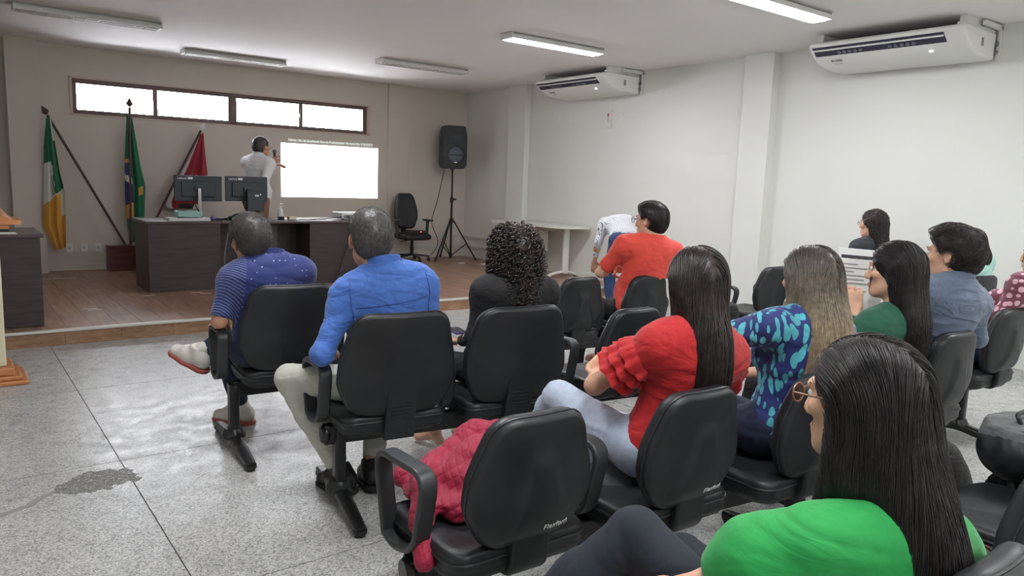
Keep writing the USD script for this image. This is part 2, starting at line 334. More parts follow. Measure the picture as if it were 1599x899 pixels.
for x, y, w_ in ((5.4, 1.0, 'the woman with the dotted sleeve'), (5.4, -1.4, 'the rear right corner of the room'), (1.3, 3.4, 'the man in the bright blue shirt'), (1.3, .9, 'the woman in the green blouse'), (1.3, -1.5, 'the rear of the room behind the photographer')):
    fixture('lit white ceiling light outside the picture over ' + w_, x, y, True)

# ---------------------------------------------------------------- air conditioners (profile across, extruded along the wall)
def aircon(label, y0, y1):
    L = y1 - y0
    t = thing('air_conditioner', label, 'air conditioner', (XR, y0, ZC), 0, 'ceiling mounted air conditioners')
    prof = [(-.02, -.075), (-.62, -.075), (-.69, -.092), (-.71, -.115), (-.705, -.135), (-.60, -.215), (-.50, -.265), (-.38, -.292), (-.20, -.305), (-.03, -.305)]
    # slot band lies on the slanting front between (-.705,-.135) and (-.60,-.215)
    def shell(ys, prof):
        n = len(prof); v = np.array([(a, yy, b) for yy in ys for a, b in prof]); f = []
        for i in range(len(ys) - 1):
            for j in range(n):
                k = (j + 1) % n; a, b, c, d = i * n + j, i * n + k, (i + 1) * n + k, (i + 1) * n + j
                f += [(a, b, c), (a, c, d)]
        m = trimesh.Trimesh(v, f, process=False); return m
    cen = np.array((-.32, -.19))
    rings, ys = [], []
    for k, (dy, s) in enumerate(((0, .0), (0, .86), (.012, .95), (.035, .99), (.07, 1), (L - .07, 1), (L - .035, .99), (L - .012, .95), (L, .86), (L, .0))):
        ys.append(dy); rings.append([tuple(cen + (np.array(q) - cen) * s) for q in prof])
    n = len(prof); v = np.array([(a, yy, b) for yy, r in zip(ys, rings) for a, b in r]); f = []
    for i in range(len(ys) - 1):
        for j in range(n):
            k = (j + 1) % n; a, b, c, d = i * n + j, i * n + k, (i + 1) * n + k, (i + 1) * n + j
            f += [(a, b, c), (a, c, d)]
    m = trimesh.Trimesh(v, f, process=False); trimesh.repair.fix_normals(m)
    part(t, 'casing', m, M['white_plastic'], smooth=40)
    d = np.array((.105, -.08)); d /= np.linalg.norm(d); nn = np.array((d[1], -d[0]))  # along and out of the slanting front
    nn = nn if nn[0] < 0 else -nn
    def on_front(s, h): return np.array((-.705, -.135)) + d * s + nn * h
    def slab(s0, s1, ya, yb, h0, h1):
        q = [on_front(s0, h0), on_front(s1, h0), on_front(s1, h1), on_front(s0, h1)]
        v = [(a, yy, b) for yy in (ya, yb) for a, b in q]; hull = trimesh.convex.convex_hull(np.array(v)); return hull
    part(t, 'air_outlet', slab(.006, .118, .16, L - .05, -.01, .003), M['dark_slot'], smooth=False)
    part(t, 'deflector_blade', slab(.032, .048, .165, L - .055, .003, .010), M['white_plastic'], smooth=False)
    for g0 in (.30 * L, .64 * L):
        for k in range(5):
            yy = g0 + k * .052
            part(t, 'vane', moved(lathe([(0, -.016), (.014, -.012), (.021, 0), (.014, .012), (0, .016)], 10), (*[on_front(.085, .006)[0]], yy, on_front(.085, .006)[1])), M['vane'])
    led = on_front(.165, .012)
    part(t, 'indicator_light', rbox(-.530, .305, -.262, -.512, .335, -.249, .003, 1), M['glow_white'])
    part(t, 'brand_text', wall_text('ELGIN', .026, (-.538, L - .17, -.2555), (0, -1, 0), (-.87, 0, .49), bold=True), M['ink'], smooth=False)
    part(t, 'brand_text', wall_text('eco inverter', .010, (-.495, L - .185, -.2745), (0, -1, 0), (-.9, 0, .42)), M['ink_grey'], smooth=False)
    part(t, 'end_vent', [box(-.34, -.003, -.16 - k * .012, -.30, .006, -.152 - k * .012) for k in range(6)], M['grey_plastic'], smooth=False, label='small grey grille in the end cover')
    for yy in (.02, L - .10):
        part(t, 'bracket', [box(-.60, yy, -.078, -.03, yy + .08, -.05), box(-.58, yy + .01, -.05, -.04, yy + .07, 0)], M['white_enamel'], smooth=False)
    part(t, 'mounting_rail', [rbox(-.03, -.03, -.31, 0, .0, -.02, .004, 1), rbox(-.36, -.03, -.055, 0, .0, -.015, .004, 1)], M['white_enamel'], smooth=False)
    part(t, 'pipe_connection', moved(cyl((0, -.022, 0), (0, .03, 0), .018, 12), (-.05, 0, -.17)), M['grey_plastic']); part(t, 'pipe_connection', moved(cyl((0, -.022, 0), (0, .03, 0), .014, 12), (-.05, 0, -.24)), M['grey_plastic'])
    return t
aircon('white ceiling mounted air conditioner nearer to the photographer, at the top right', 2.82, 4.22)
aircon('white ceiling mounted air conditioner farther away, above the white side table', 7.02, 8.42)

# ---------------------------------------------------------------- wall plates and conduits
def outlet(label, loc, rz, w=.075, h=.115, kind='socket'):
    t = thing('wall_socket' if kind == 'socket' else 'wall_switch', label, 'wall outlet' if kind == 'socket' else 'wall switch', loc, rz, 'white wall plates')
    part(t, 'cover_plate', rbox(-w / 2, -.010, -h / 2, w / 2, 0, h / 2, .004, 1), M['white_plastic'])
    if kind == 'socket':
        part(t, 'socket_face', moved(lathe([(0, 0), (.02, 0), (.02, .004), (0, .004)], 16), (0, -.010, 0), rx=math.pi / 2), M['wall_warm'])
        for a in (-.009, 0, .009): part(t, 'pin_hole', moved(cyl((0, 0, 0), (0, -.0008, 0), .0025, 8), (a, -.014, 0)), M['ink'])
    else: part(t, 'rocker', rbox(-.012, -.016, -.022, .012, -.008, .022, .003, 1), M['white_plastic'])
for k, (x, l) in enumerate(((1.30, 'white wall socket left of the flag stand, leftmost of three'), (1.465, 'white wall socket left of the flag stand, middle one of three'), (1.63, 'white wall socket nearest to the flag stand, rightmost of three'))):
    outlet(l, (x, YB, .425), 0)
for x, l in ((6.09, 'white wall socket behind the black swivel chair, left one of three'), (6.19, 'white wall socket behind the black swivel chair, middle one of three'), (6.29, 'white wall socket behind the black swivel chair, right one of three')):
    outlet(l, (x, YB - (.035 if x < 6.27 else 0.036), .445), 0, .085, .1)
outlet('white wall socket behind the loudspeaker tripod', (7.31, YB, .44), 0)
outlet('blank white wall plate under the farther air conditioner, left of the pair', (XR, 8.64, 2.42), -math.pi / 2, .07, .115, 'switch')
outlet('blank white wall plate under the farther air conditioner, right of the pair', (XR, 8.38, 2.42), -math.pi / 2, .08, .12, 'switch')
outlet('small white wall plate right of the air conditioner remote holder', (XR, 7.37, 2.405), -math.pi / 2, .07, .12, 'switch')
rc = thing('remote_control', 'white air conditioner remote in a clear wall holder with a red light', 'remote control', (XR, 7.58, 2.385), -math.pi / 2)
part(rc, 'holder', rbox(-.045, -.02, -.13, .045, 0, .12, .006, 1), M['white_enamel'])
part(rc, 'handset', rbox(-.028, -.036, -.10, .028, -.018, .10, .008, 1), M['white_plastic'])
part(rc, 'handset_display', rbox(-.02, -.038, .03, .02, -.034, .075, .001, 1), M['grey_plastic'])
part(rc, 'red_light', rbox(.014, -.041, .045, .026, -.036, .062, .002, 1), M['glow_red'])
part(rc, 'keypad', [rbox(-.018 + a * .018, -.0375, -.05 + b * .02, -.006 + a * .018, -.035, -.04 + b * .02, .001, 1) for a in range(2) for b in range(4)], M['grey_plastic'])
M['conduit'] = material('conduit', srgb(206, 204, 194), .5)
for z, n, xa in ((.487, 'upper', 6.34), (.318, 'lower', 6.36)):
    cd = thing('cable_conduit', f'{n} pale plastic cable conduit running round the corner behind the loudspeaker tripod', 'cable conduit', (0, 0, 0))
    part(cd, 'conduit_run', [box(xa, YB - .022, z - .02, XR, YB, z + .02)], M['conduit'], smooth=False)
    part(cd, 'conduit_run', [box(XR - .022, 9.80, z - .03, XR, YB - .022, z + .01)], M['conduit'], smooth=False)
    part(cd, 'conduit_elbow', [box(XR - .03, YB - .03, z - .026, XR, YB, z + .026)], M['conduit'], smooth=False)
    if n == 'lower': part(cd, 'conduit_riser', box(xa - .02, YB - .022, z - .02, xa + .02, YB, .467), M['conduit'], smooth=False)
# ---------------------------------------------------------------- linked seats on a beam
def leather(name, c, rough, bump=.0006, bs=260.0):
    return usdkit.material(stage, '/World/Looks/' + name, {'p': ('principled_bsdf', {'base_color': c, 'roughness': rough}), 'tc': ('texture_coordinate', {}),
        'v': ('voronoi_texture', {'scale': bs, 'feature': 'distance_to_edge'}), 'b': ('bump', {'strength': .25, 'distance': bump}),
        'n': ('noise_texture', {'scale': 14.0, 'detail': 4.0}), 'mr': ('map_range', {'from_min': .3, 'from_max': .7, 'to_min': rough - .06, 'to_max': rough + .1})},
        [('tc.object', 'v.vector'), ('v.distance', 'b.height'), ('b.normal', 'p.normal'), ('tc.object', 'n.vector'), ('n.fac', 'mr.value'), ('mr.result', 'p.roughness')], surface='p.BSDF')
M['leather'] = leather('black_leatherette', srgb(31, 33, 36), .42)
M['shell'] = leather('black_plastic_shell', srgb(29, 31, 34), .45, .0003, 420.0)
M['arm_plastic'] = leather('dark_grey_plastic', srgb(50, 52, 54), .42, .0003, 500.0)
M['steel_black'] = material('black_enamel', srgb(24, 25, 27), .3)
M['label_white'] = material('label_white', srgb(220, 220, 220), .4)

def outline(n=64, w0=.152, w1=.214, h=.39, r=.12):
    """closed outline of the backrest in (x, z), z from 0: narrower at the top, widest a third up, rounded"""
    from shapely.geometry import Polygon
    p = Polygon([(-w0 + .012, 0.0), (w0 - .012, 0.0), (w1, h * .32), (w1 - .01, h * .54), (w0 - .012, h), (-w0 + .012, h), (-w1 + .01, h * .54), (-w1, h * .32)]).buffer(-r * .72).buffer(r * .72, quad_segs=12)
    ring = np.array(p.exterior.coords)[:-1]
    d = np.r_[0, np.cumsum(np.linalg.norm(np.diff(np.vstack([ring, ring[:1]]), axis=0), axis=1))]
    s = np.linspace(0, d[-1], n, endpoint=False); ring = np.vstack([ring, ring[:1]])
    return np.stack([np.interp(s, d, ring[:, 0]), np.interp(s, d, ring[:, 1])], 1)
BACK_RING = outline()
BACK_C = np.array([0, .19])
BACK_RING_B = outline(64, .215, .268, .455, .13)
BACK_C_B = np.array([0, .21])
def back_curve(x, z): return .10 * x * x / .06 * .35 - .018 * np.exp(-((z - .12) / .10) ** 2)   # wraps forward at the sides, lumbar forward (towards -y below = front is +y)
def relief(x, z):
    """bell shaped ridge on the shell, wide at the foot and narrow above"""
    half = .045 + .095 * np.clip(1 - z / .27, 0, 1) ** 1.6
    d = (half - np.abs(x)) / .02
    return .014 / (1 + np.exp(-4 * d)) * (1 / (1 + np.exp((z - .28) / .012))) * (1 / (1 + np.exp((.03 - z) / .01)))
def pad(ring, c, profile, curve=None, extra=None):
    """concentric rings pulled in to the middle: profile is a list of (scale, height)"""
    n = len(ring); v = []
    for s, hgt in profile:
        q = c + (ring - c) * s
        y = np.full(n, hgt)
        if curve is not None: y = y + curve(q[:, 0], q[:, 1])
        if extra is not None: y = y - extra(q[:, 0], q[:, 1])
        v.append(np.stack([q[:, 0], y, q[:, 1]], 1))
    v = np.vstack(v); m = len(profile); f = []
    i, j = np.meshgrid(np.arange(m - 1), np.arange(n), indexing='ij')
    q = np.stack([i * n + j, i * n + (j + 1) % n, (i + 1) * n + (j + 1) % n, (i + 1) * n + j], -1).reshape(-1, 4)
    f = np.vstack([q[:, [0, 1, 2]], q[:, [0, 2, 3]]])
    mm = trimesh.Trimesh(v, f, process=False); trimesh.repair.fix_normals(mm)
    if mm.volume < 0: mm.invert()
    return mm
def dense(prof, k=3):
    p = np.array(prof); t = np.arange(len(p)); tt = np.linspace(0, len(p) - 1, (len(p) - 1) * k + 1)
    return np.stack([np.interp(tt, t, p[:, 0]), np.interp(tt, t, p[:, 1])], 1)
BACK_CUSHION = pad(BACK_RING, BACK_C, [(.985, 0), (1.0, .012), (.995, .026), (.97, .040), (.92, .049), (.8, .056), (.6, .060), (.35, .062), (.15, .063), (.0, .063)], back_curve)
BACK_SHELL_A = pad(BACK_RING, BACK_C, [(.97, .004), (1.005, .002), (1.006, -.006), (.985, -.017)] + [tuple(q) for q in dense([(.95, -.021), (.8, -.026), (.6, -.029), (.3, -.031), (0.0, -.031)], 5)], back_curve, relief)
BACK_CUSHION_B = pad(BACK_RING_B, BACK_C_B, [(.985, 0), (1.0, .012), (.995, .026), (.97, .040), (.92, .049), (.8, .056), (.6, .060), (.35, .062), (.15, .063), (.0, .063)], back_curve)
BACK_SHELL_B = pad(BACK_RING_B, BACK_C_B, [(.97, .004), (1.005, .002), (1.006, -.006), (.985, -.017), (.95, -.021), (.8, -.026), (.6, -.029), (.3, -.031), (.0, -.031)], back_curve)
_TILT = math.radians(10)
def on_back(m): return moved(moved(m, rx=_TILT), (0, -.205, .460))
def piping(ring, c):
    q = np.vstack([ring, ring[:1]]); return tube(np.stack([1.004 * q[:, 0], .003 + back_curve(q[:, 0], q[:, 1]), c[1] + 1.004 * (q[:, 1] - c[1])], 1), .0045, 6, caps=False)
BACK_PIPING, BACK_PIPING_B = piping(BACK_RING, BACK_C), piping(BACK_RING_B, BACK_C_B)
from shapely.geometry import Polygon as _P2
_sr = np.array(_P2([(-.235, -.225), (.235, -.225), (.245, .05), (.235, .235), (-.235, .235), (-.245, .05)]).buffer(-.06).buffer(.06, quad_segs=10).exterior.coords)[:-1]
SEAT_PAD = moved(pad(_sr, np.array([0., 0.]), [(.96, -.062), (1.0, -.05), (1.012, -.02), (1.0, -.004), (.96, .006), (.88, .010), (.7, .006), (.4, .000), (.0, -.004)], lambda x, z: -.03 * np.clip((z - .12) / .12, 0, 1) ** 2), rx=0)
def _flat(m):   # (x, y=height, z) -> (x, z, y)
    m = m.copy(); v = m.vertices[:, [0, 2, 1]]; out = trimesh.Trimesh(v, m.faces, process=False); trimesh.repair.fix_normals(out)
    if out.volume < 0: out.invert()
    return out
SEAT_CUSHION = moved(_flat(SEAT_PAD), (0, .015, .452))
SEAT_SHELL = moved(_flat(pad(_sr, np.array([0., 0.]), [(1.0, 0), (1.008, -.012), (.97, -.03), (.85, -.045), (.6, -.052), (0, -.055)])), (0, .015, .405))
SEAT_PIPING = moved(_flat(tube(np.vstack([np.stack([1.012 * _sr[:, 0], -.03 * np.clip((1.012 * _sr[:, 1] - .12) / .12, 0, 1) ** 2 - .022, 1.012 * _sr[:, 1]], 1)] + [np.array([[1.012 * _sr[0, 0], -.03 * np.clip((_sr[0, 1] * 1.012 - .12) / .12, 0, 1) ** 2 - .022, 1.012 * _sr[0, 1]]])]), .005, 6, caps=False)), (0, .015, .452))
def arm_loop():
    p = smooth_path([(0, .10, .40), (0, .165, .645), (0, -.155, .665), (0, -.095, .42), (0, .03, .385), (0, .10, .40)], .075, 8)
    return tube(p, 1, sect=rsect(.022, .056, .009), up=(0, 0, 1) if False else (0, 1, 0))
ARM = arm_loop()
LEG_FOOT = tube(smooth_path([(0, .36, .028), (0, .12, .055), (0, 0, .075), (0, -.12, .055), (0, -.36, .028)], .1, 6), np.array([.8] + [1] * 0 + [1.0] * (6 * 3) + [.8]), sect=rsect(.05, .062, .018), up=(0, 0, 1))
LEG_POST = tube([(0, 0, .06), (0, 0, .36)], 1, sect=rsect(.05, .075, .016), up=(1, 0, 0))
LEG_COLLAR = moved(lathe([(0, 0), (.06, 0), (.062, .02), (.045, .05), (0, .05)], 20), (0, 0, .07))
FOOT_PAD = moved(lathe([(0, 0), (.022, 0), (.022, .01), (.03, .014), (.03, .03), (0, .03)], 14), (0, 0, 0))
def bench(label, x, y, rz, n, spacing=.54, arms=(), style='A', legs=None, marks=(), cat='linked seats', yaw=0.0):
    """n upholstered seats on one beam; first seat's middle at (x, y), seats run along local +x and face local +y"""
    t = thing('beam_seating', label, cat, (x, y, 0), rz, 'rows of linked black seats')
    L0, L1 = -.27, spacing * (n - 1) + .27
    part(t, 'beam', tube([(L0, -.02, .335), (L1, -.02, .335)], 1, sect=rsect(.085, .055, .008), up=(0, 0, 1)), M['steel_black'])
    for s in (L0, L1): part(t, 'beam_cap', moved(lathe([(0, -.012), (.035, -.012), (.042, 0), (.042, .012), (.03, .022), (0, .022)], 20), (s, -.02, .335), ry=math.pi / 2), M['steel_black'])
    for lx in (legs if legs is not None else (-.2, spacing * (n - 1) + .2)):
        l = part(t, 'leg', moved(LEG_POST, (lx, -.02, 0)), M['steel_black'])
        part(l, 'foot_bar', moved(LEG_FOOT, (lx, -.02, 0)), M['steel_black'])
        part(l, 'collar', moved(LEG_COLLAR, (lx, -.02, 0)), M['steel_black'])
        for s in (-1, 1): part(l, 'foot_pad', moved(FOOT_PAD, (lx, -.02 + s * .34, 0)), M['steel_black'])
    def turned(m, o): return moved(moved(m, rz=yaw), o)
    for k in range(n):
        o = (k * spacing, 0, 0)
        s = part(t, 'seat', turned(SEAT_CUSHION, o), M['leather'], smooth=50)
        part(s, 'seat_piping', turned(SEAT_PIPING, o), M['leather']); part(s, 'seat_shell', turned(SEAT_SHELL, o), M['shell'], smooth=50)
        part(t, 'seat_bracket', moved(rbox(-.08, -.13, .34, .08, .1, .375, .01, 1), o), M['steel_black'])
        sA = style == 'A'
        b = part(t, 'backrest', turned(on_back(BACK_CUSHION if sA else BACK_CUSHION_B), o), M['leather'], smooth=50)
        part(b, 'back_shell', turned(on_back(BACK_SHELL_A if sA else BACK_SHELL_B), o), M['shell'], smooth=40)
        part(b, 'back_piping', turned(on_back(BACK_PIPING if sA else BACK_PIPING_B), o), M['leather'])
        spine = tube(smooth_path([(0, -.06, .375), (0, -.20, .375), (0, -.222, .40), (0, -.226, .50)], .04, 5), 1, sect=rsect(.04, .13, .012), up=(0, 0, 1))
        part(t, 'back_support', turned(spine, o), M['shell'])
        if style == 'B':
            arch = _P2([(-.065, -.12), (.065, -.12), (.062, .09), (.045, .125), (.02, .14), (-.02, .14), (-.045, .125), (-.062, .09)]).buffer(.004)
            a = trimesh.creation.extrude_polygon(arch, .02, engine='earcut')
            a = moved(a, (0, 0, 0), rx=math.pi / 2)
            part(b, 'recline_cover', turned(on_back(moved(a, (0, -.030 - .002 + .006, .02))), o), M['shell'], smooth=False)
            part(b, 'cover_rib', [turned(on_back(rbox(-.045, -.0495, .0 + q * .018, .045, -.045, .006 + q * .018, .001, 1)), o) for q in range(4)], M['shell'], smooth=False, kind='stuff')
        if k in marks:
            bt_ = wall_text('Flexform', .016, (.012, 0, .062), (1, 0, .0), (0, .0, 1)); v_ = bt_.vertices.copy(); v_[:, 1] += -.0325 + back_curve(v_[:, 0], v_[:, 2]) - relief(v_[:, 0], v_[:, 2]); bt_.vertices = v_
            part(b, 'brand_text', turned(on_back(bt_), o), M['print_white'], smooth=False)
    for a in arms:
        part(t, 'armrest', moved(moved(ARM, (0, .02, 0), rz=yaw), (a, 0, 0)), M['arm_plastic'])
    return t
A_ = -math.radians(8)
def facing(deg): return -math.radians(deg)       # degrees clockwise from the stage direction
benches = {}
Y_ = math.radians
benches['A1'] = bench('pair of linked black seats in the front row under the man in dark blue', 1.45, 3.93, facing(4), 2, .575, style='B', arms=(-.33, .2875, .86), legs=(-.27, .77), yaw=Y_(-3))
benches['A2'] = bench('front row linked black seats under the man in the orange-red t-shirt', 3.46, 3.95, facing(11), 2, .565, arms=(.285, .84), yaw=Y_(9))
benches['A3'] = bench('front row linked black seats nearest the side wall, first seat empty', 5.53, 3.82, facing(9), 3, .565, arms=(-.28, .285, .84), yaw=Y_(9))
benches['B1'] = bench('pair of wide linked black seats under the bright blue shirt and the curly hair', 1.56, 2.98, facing(10), 2, .575, style='B', arms=(-.29, .2875, .865), legs=(-.2, .77), yaw=Y_(2))
benches['B2'] = bench('pair of empty linked black seats in front of the woman in the red blouse', 2.86, 2.87, facing(9), 2, .565, arms=(-.28, .285), yaw=Y_(5))
benches['B3'] = bench('linked black seat under the woman in the pale mint jacket', 6.83, 2.70, facing(9), 1, arms=(), legs=(0,))
benches['C1'] = bench('three linked black seats, the left one holding the pink jacket', 1.29, 1.765, facing(8), 3, .60, arms=(-.262, .325), marks=(0, 1), yaw=Y_(5))
benches['C2'] = bench('linked black seats under the man in the grey-blue shirt', 3.22, 1.78, facing(8), 2, .58, arms=(), yaw=Y_(4))
benches['C3'] = bench('linked black seat at the right edge under the dotted sleeve', 4.95, 1.86, facing(4), 1, arms=(-.28,), legs=(0,))
benches['D1'] = bench('linked black seat under the woman in the green blouse', 1.44, .69, facing(0), 1, arms=(), legs=(0,))
benches['D3'] = bench('three linked black seats right of the green blouse, one holding a bag', 2.17, .80, facing(1), 3, .57, arms=(.855,), legs=(0, 1.14))

# ---------------------------------------------------------------- stage furniture
ZD = .912
dk = thing('presenter_desk', 'long dark wood desk on the stage with a stepped front and cables', 'desk', (0, 0, ZS))
h = ZD - ZS
part(dk, 'front_panel', box(1.77, 8.8, .0, 2.53, 8.825, h - .03), M['dark_wood'], smooth=False)
part(dk, 'side_panel', box(1.77, 8.826, 0, 1.795, 9.5, h - .03), M['dark_wood'], smooth=False)
part(dk, 'side_panel', box(2.505, 8.826, 0, 2.53, 9.5, h - .03), M['dark_wood'], smooth=False)
part(dk, 'recessed_panel', box(2.531, 9.25, .06, 3.10, 9.275, h - .03), M['dark_wood'], smooth=False)
part(dk, 'middle_panel', box(3.05, 8.93, 0, 3.24, 8.955, h - .03), M['dark_wood'], smooth=False)
part(dk, 'recessed_panel', box(3.10, 9.25, .06, 3.62, 9.275, h - .03), M['dark_wood'], smooth=False)
part(dk, 'front_panel', box(3.60, 8.8, 0, 4.60, 8.825, h - .03), M['dark_wood'], smooth=False)
part(dk, 'side_panel', box(3.60, 8.826, 0, 3.625, 9.5, h - .03), M['dark_wood'], smooth=False)
part(dk, 'side_panel', box(4.575, 8.826, 0, 4.60, 9.5, h - .03), M['dark_wood'], smooth=False)
for a, b in ((1.75, 2.54), (2.542, 3.59), (3.592, 4.62)):
    part(dk, 'desk_top', rbox(a, 8.78, h - .03, b, 9.55, h, .004, 1), M['dark_top'], smooth=False)
# desk at the far left
fd = thing('side_desk', 'dark wood desk at the left edge of the stage behind the lectern', 'desk', (0, 0, ZS))
part(fd, 'front_panel', box(-.75, 7.23, .02, .635, 7.255, h - .03), M['dark_wood'], smooth=False)
part(fd, 'side_panel', box(.61, 7.256, 0, .635, 7.95, h - .03), M['dark_wood'], smooth=False)
part(fd, 'side_panel', box(-.75, 7.256, 0, -.725, 7.95, h - .03), M['dark_wood'], smooth=False)
part(fd, 'desk_top', rbox(-.78, 7.215, h - .03, .66, 8.0, h, .004, 1), M['dark_top'], smooth=False)
# things on it
tp = thing('tissue_box', 'small clear and white box with a black foot on the side desk', 'box', (.38, 7.52, ZD))
part(tp, 'black_foot', rbox(-.06, -.05, 0, .06, .05, .03, .006, 1), M['black_metal']); part(tp, 'cover', rbox(-.055, -.045, .03, .055, .045, .125, .008, 1), M['white_enamel'])
solo('paper_sheet', moved(rbox(-.15, -.1, 0, .15, .1, .004, .001, 1), (.33, 7.33, ZD)), M['paper'], 'white paper sheet on the side desk beside the lectern', 'paper', smooth=False)
# lectern at the left edge of the frame
lc = thing('lectern', 'wooden lectern with a cream post, stepped orange wood foot and sloping top', 'lectern', (.10, 6.08, 0))
for k, (w, z0, z1) in enumerate(((.31, 0, .03), (.275, .03, .06), (.235, .06, .11))):
    part(lc, 'foot_step', rbox(-.45, -w * .72, z0, w, w * .72, z1, .008, 1), M['orange_wood'])
part(lc, 'post', rbox(-.30, -.10, .11, .195, .10, 1.05, .012, 1), M['cream_paint'])
part(lc, 'shelf_frame', rbox(-.40, -.2, 1.05, .25, .22, 1.08, .006, 1), M['orange_wood'])
q = trimesh.convex.convex_hull(np.array([(-.45, -.22, 1.08), (.315, -.22, 1.08), (.315, .24, 1.08), (-.45, .24, 1.08), (-.45, -.22, 1.11), (.315, -.22, 1.11), (.315, .24, 1.11), (-.45, .24, 1.11)]))
part(lc, 'top_board', q, M['orange_wood'], smooth=False)
part(lc, 'reading_board', trimesh.convex.convex_hull(np.array([(-.43, -.20, 1.11), (.27, -.20, 1.11), (.27, .22, 1.11), (-.43, .22, 1.11), (-.40, -.18, 1.13), (.22, -.18, 1.13), (.22, .2, 1.18), (-.40, .2, 1.18)])), M['orange_wood'], smooth=False)

# monitors seen from the back
M['monitor'] = material('monitor_plastic', srgb(52, 60, 66), .45, bump=.0002, bscale=300)
def monitor(label, x, y, w, z0, z1, rz, pc=False):
    t = thing('monitor', label, 'monitor', (x, y, ZD), rz)
    H = z1 - z0; b = z0 - ZD
    part(t, 'back_cover', rbox(-w / 2, -.018, b, w / 2, .012, b + H, .008, 1), M['monitor'])
    part(t, 'bulge', rbox(-w * .36, -.035, b + .05, w * .36, -.015, b + H - .07, .012, 1), M['monitor'])
    part(t, 'screen', box(-w / 2 + .012, .0121, b + .012, w / 2 - .012, .0135, b + H - .012), M['ink'], smooth=False)
    part(t, 'logo_text', wall_text('Lenovo', .024, (-w / 2 + .035, -.0182, b + H - .045), (1, 0, 0), (0, 0, 1), bold=True, width=.10), M['print_white'], smooth=False)
    part(t, 'sticker', box(-w / 2 + .15, -.0192, b + H - .045, -w / 2 + .205, -.018, b + H - .02), M['paper'], smooth=False)
    part(t, 'hinge_mount', rbox(-.05, -.06, b + H * .42, .05, -.03, b + H * .56, .006, 1), M['monitor'])
    part(t, 'stand_post', rbox(-.02, -.075, .012, .02, -.045, b + H * .52, .006, 1), M['chrome'] if not pc else M['monitor'])
    part(t, 'stand_foot', rbox(-.12, -.13, 0, .12, .07, .014, .005, 1), M['monitor'])
    if pc:
        p = part(t, 'mini_computer', rbox(-.03, -.12, .10, .17, -.078, .335, .005, 1), M['monitor'])
        part(p, 'label_sticker', box(.06, -.1215, .275, .11, -.1201, .295), M['paper'], smooth=False)
        part(p, 'round_badge', moved(lathe([(0, 0), (.01, 0), (.01, .0015), (0, .0015)], 12), (.13, -.12, .30), rx=math.pi / 2), M['paper'])
    part(t, 'power_cable', tube(smooth_path([(-.06, -.03, b + .05), (-.05, -.08, b - .05), (.0, -.09, .06), (.03, -.11, .012)], .05, 6), .005, 6), M['black_metal'])
    return t
monitor('dark monitor seen from behind, left one of two on the desk', 2.43, 9.3, .53, 1.118, 1.418, math.radians(-3))
monitor('dark monitor with a mini computer on its stand, right one of two on the desk', 2.995, 9.3, .515, 1.125, 1.425, math.radians(2), True)
solo('paper_stack', [rbox(2.0, 8.86, ZD + k * .008, 2.45 - k * .006, 9.08, ZD + .007 + k * .008, .001, 1) for k in range(4)], M['paper'], 'stack of white papers under the mint folder on the desk', 'papers', kind='stuff', smooth=False)
M['mint'] = material('mint_cloth', srgb(150, 190, 182), .8, var=.05)
fm = trimesh.creation.box((.26, .2, .06)).subdivide().subdivide().subdivide().subdivide(); v = fm.vertices.copy()
v[:, 2] += .012 * np.sin(v[:, 0] * 26 + 1) * np.cos(v[:, 1] * 20); v[:, :2] *= (1 - .25 * (v[:, 2:3] / .05) ** 2 * .4); fm.vertices = v; fm.apply_translation((2.23, 8.98, ZD + .074))
solo('folded_cloth', fm, M['mint'], 'folded mint green cloth on the white papers behind the dark desk edge', 'cloth')
ms = thing('computer_mouse', 'small purple and white mouse beside the mint cloth on the desk', 'computer mouse', (2.50, 8.98, ZD))
e = trimesh.creation.icosphere(3, 1.0); e.apply_scale((.034, .05, .026)); e.apply_translation((0, 0, .022)); e.vertices[:, 2] = np.maximum(e.vertices[:, 2], .001)
part(ms, 'shell', e, material('purple_plastic', srgb(120, 100, 160), .3)); part(ms, 'wheel', cyl((-.004, .02, .046), (.004, .02, .046), .006), M['ink'])
kb = thing('keyboard', 'black keyboard lying between the two monitors on the desk', 'keyboard', (2.72, 9.06, ZD), .15)
part(kb, 'base', rbox(-.2, -.07, 0, .2, .07, .018, .006, 1), M['black_metal']); part(kb, 'keys', [box(-.19 + a * .0255, -.06 + b * .024, .018, -.168 + a * .0255, -.04 + b * .024, .025) for a in range(15) for b in range(5)], M['monitor'], smooth=False, kind='stuff')
bg = thing('shoulder_bag', 'black soft bag lying on the desk under the right monitor', 'bag', (2.83, 8.92, ZD))
e = trimesh.creation.icosphere(4, 1.0); v = e.vertices; v = np.sign(v) * np.abs(v) ** .7 * np.array((.17, .08, .03)); v[:, 2] += .034 + .006 * np.sin(v[:, 0] * 40); v[:, 2] = np.maximum(v[:, 2], 0.001); e.vertices = v
part(bg, 'body', e, M['leather']); part(bg, 'strap', tube(smooth_path([(-.14, 0, .05), (-.08, -.04, .085), (.04, .0, .09), (.13, .03, .05)], .04, 6), .007, 8), M['leather'])
bt = thing('sanitizer_bottle', 'clear pump bottle of hand sanitizer on the desk right of the monitors', 'bottle', (3.36, 9.15, ZD))
M['clear_gel'] = material('clear_gel', srgb(222, 228, 228), .12)
part(bt, 'bottle_body', lathe([(0, 0), (.034, 0), (.036, .01), (.036, .10), (.028, .125), (.014, .135), (.014, .14), (0, .14)]), M['clear_gel'])
part(bt, 'bottle_label', lathe([(.0364, .03), (.0368, .03), (.0368, .085), (.0364, .085)]), M['print_white'])
part(bt, 'pump', [lathe([(0, .14), (.016, .14), (.016, .158), (.005, .16), (.005, .185), (.012, .187), (.012, .198), (0, .2)]), rbox(-.006, -.006, .186, .045, .006, .197, .004, 1)], M['white_plastic'])
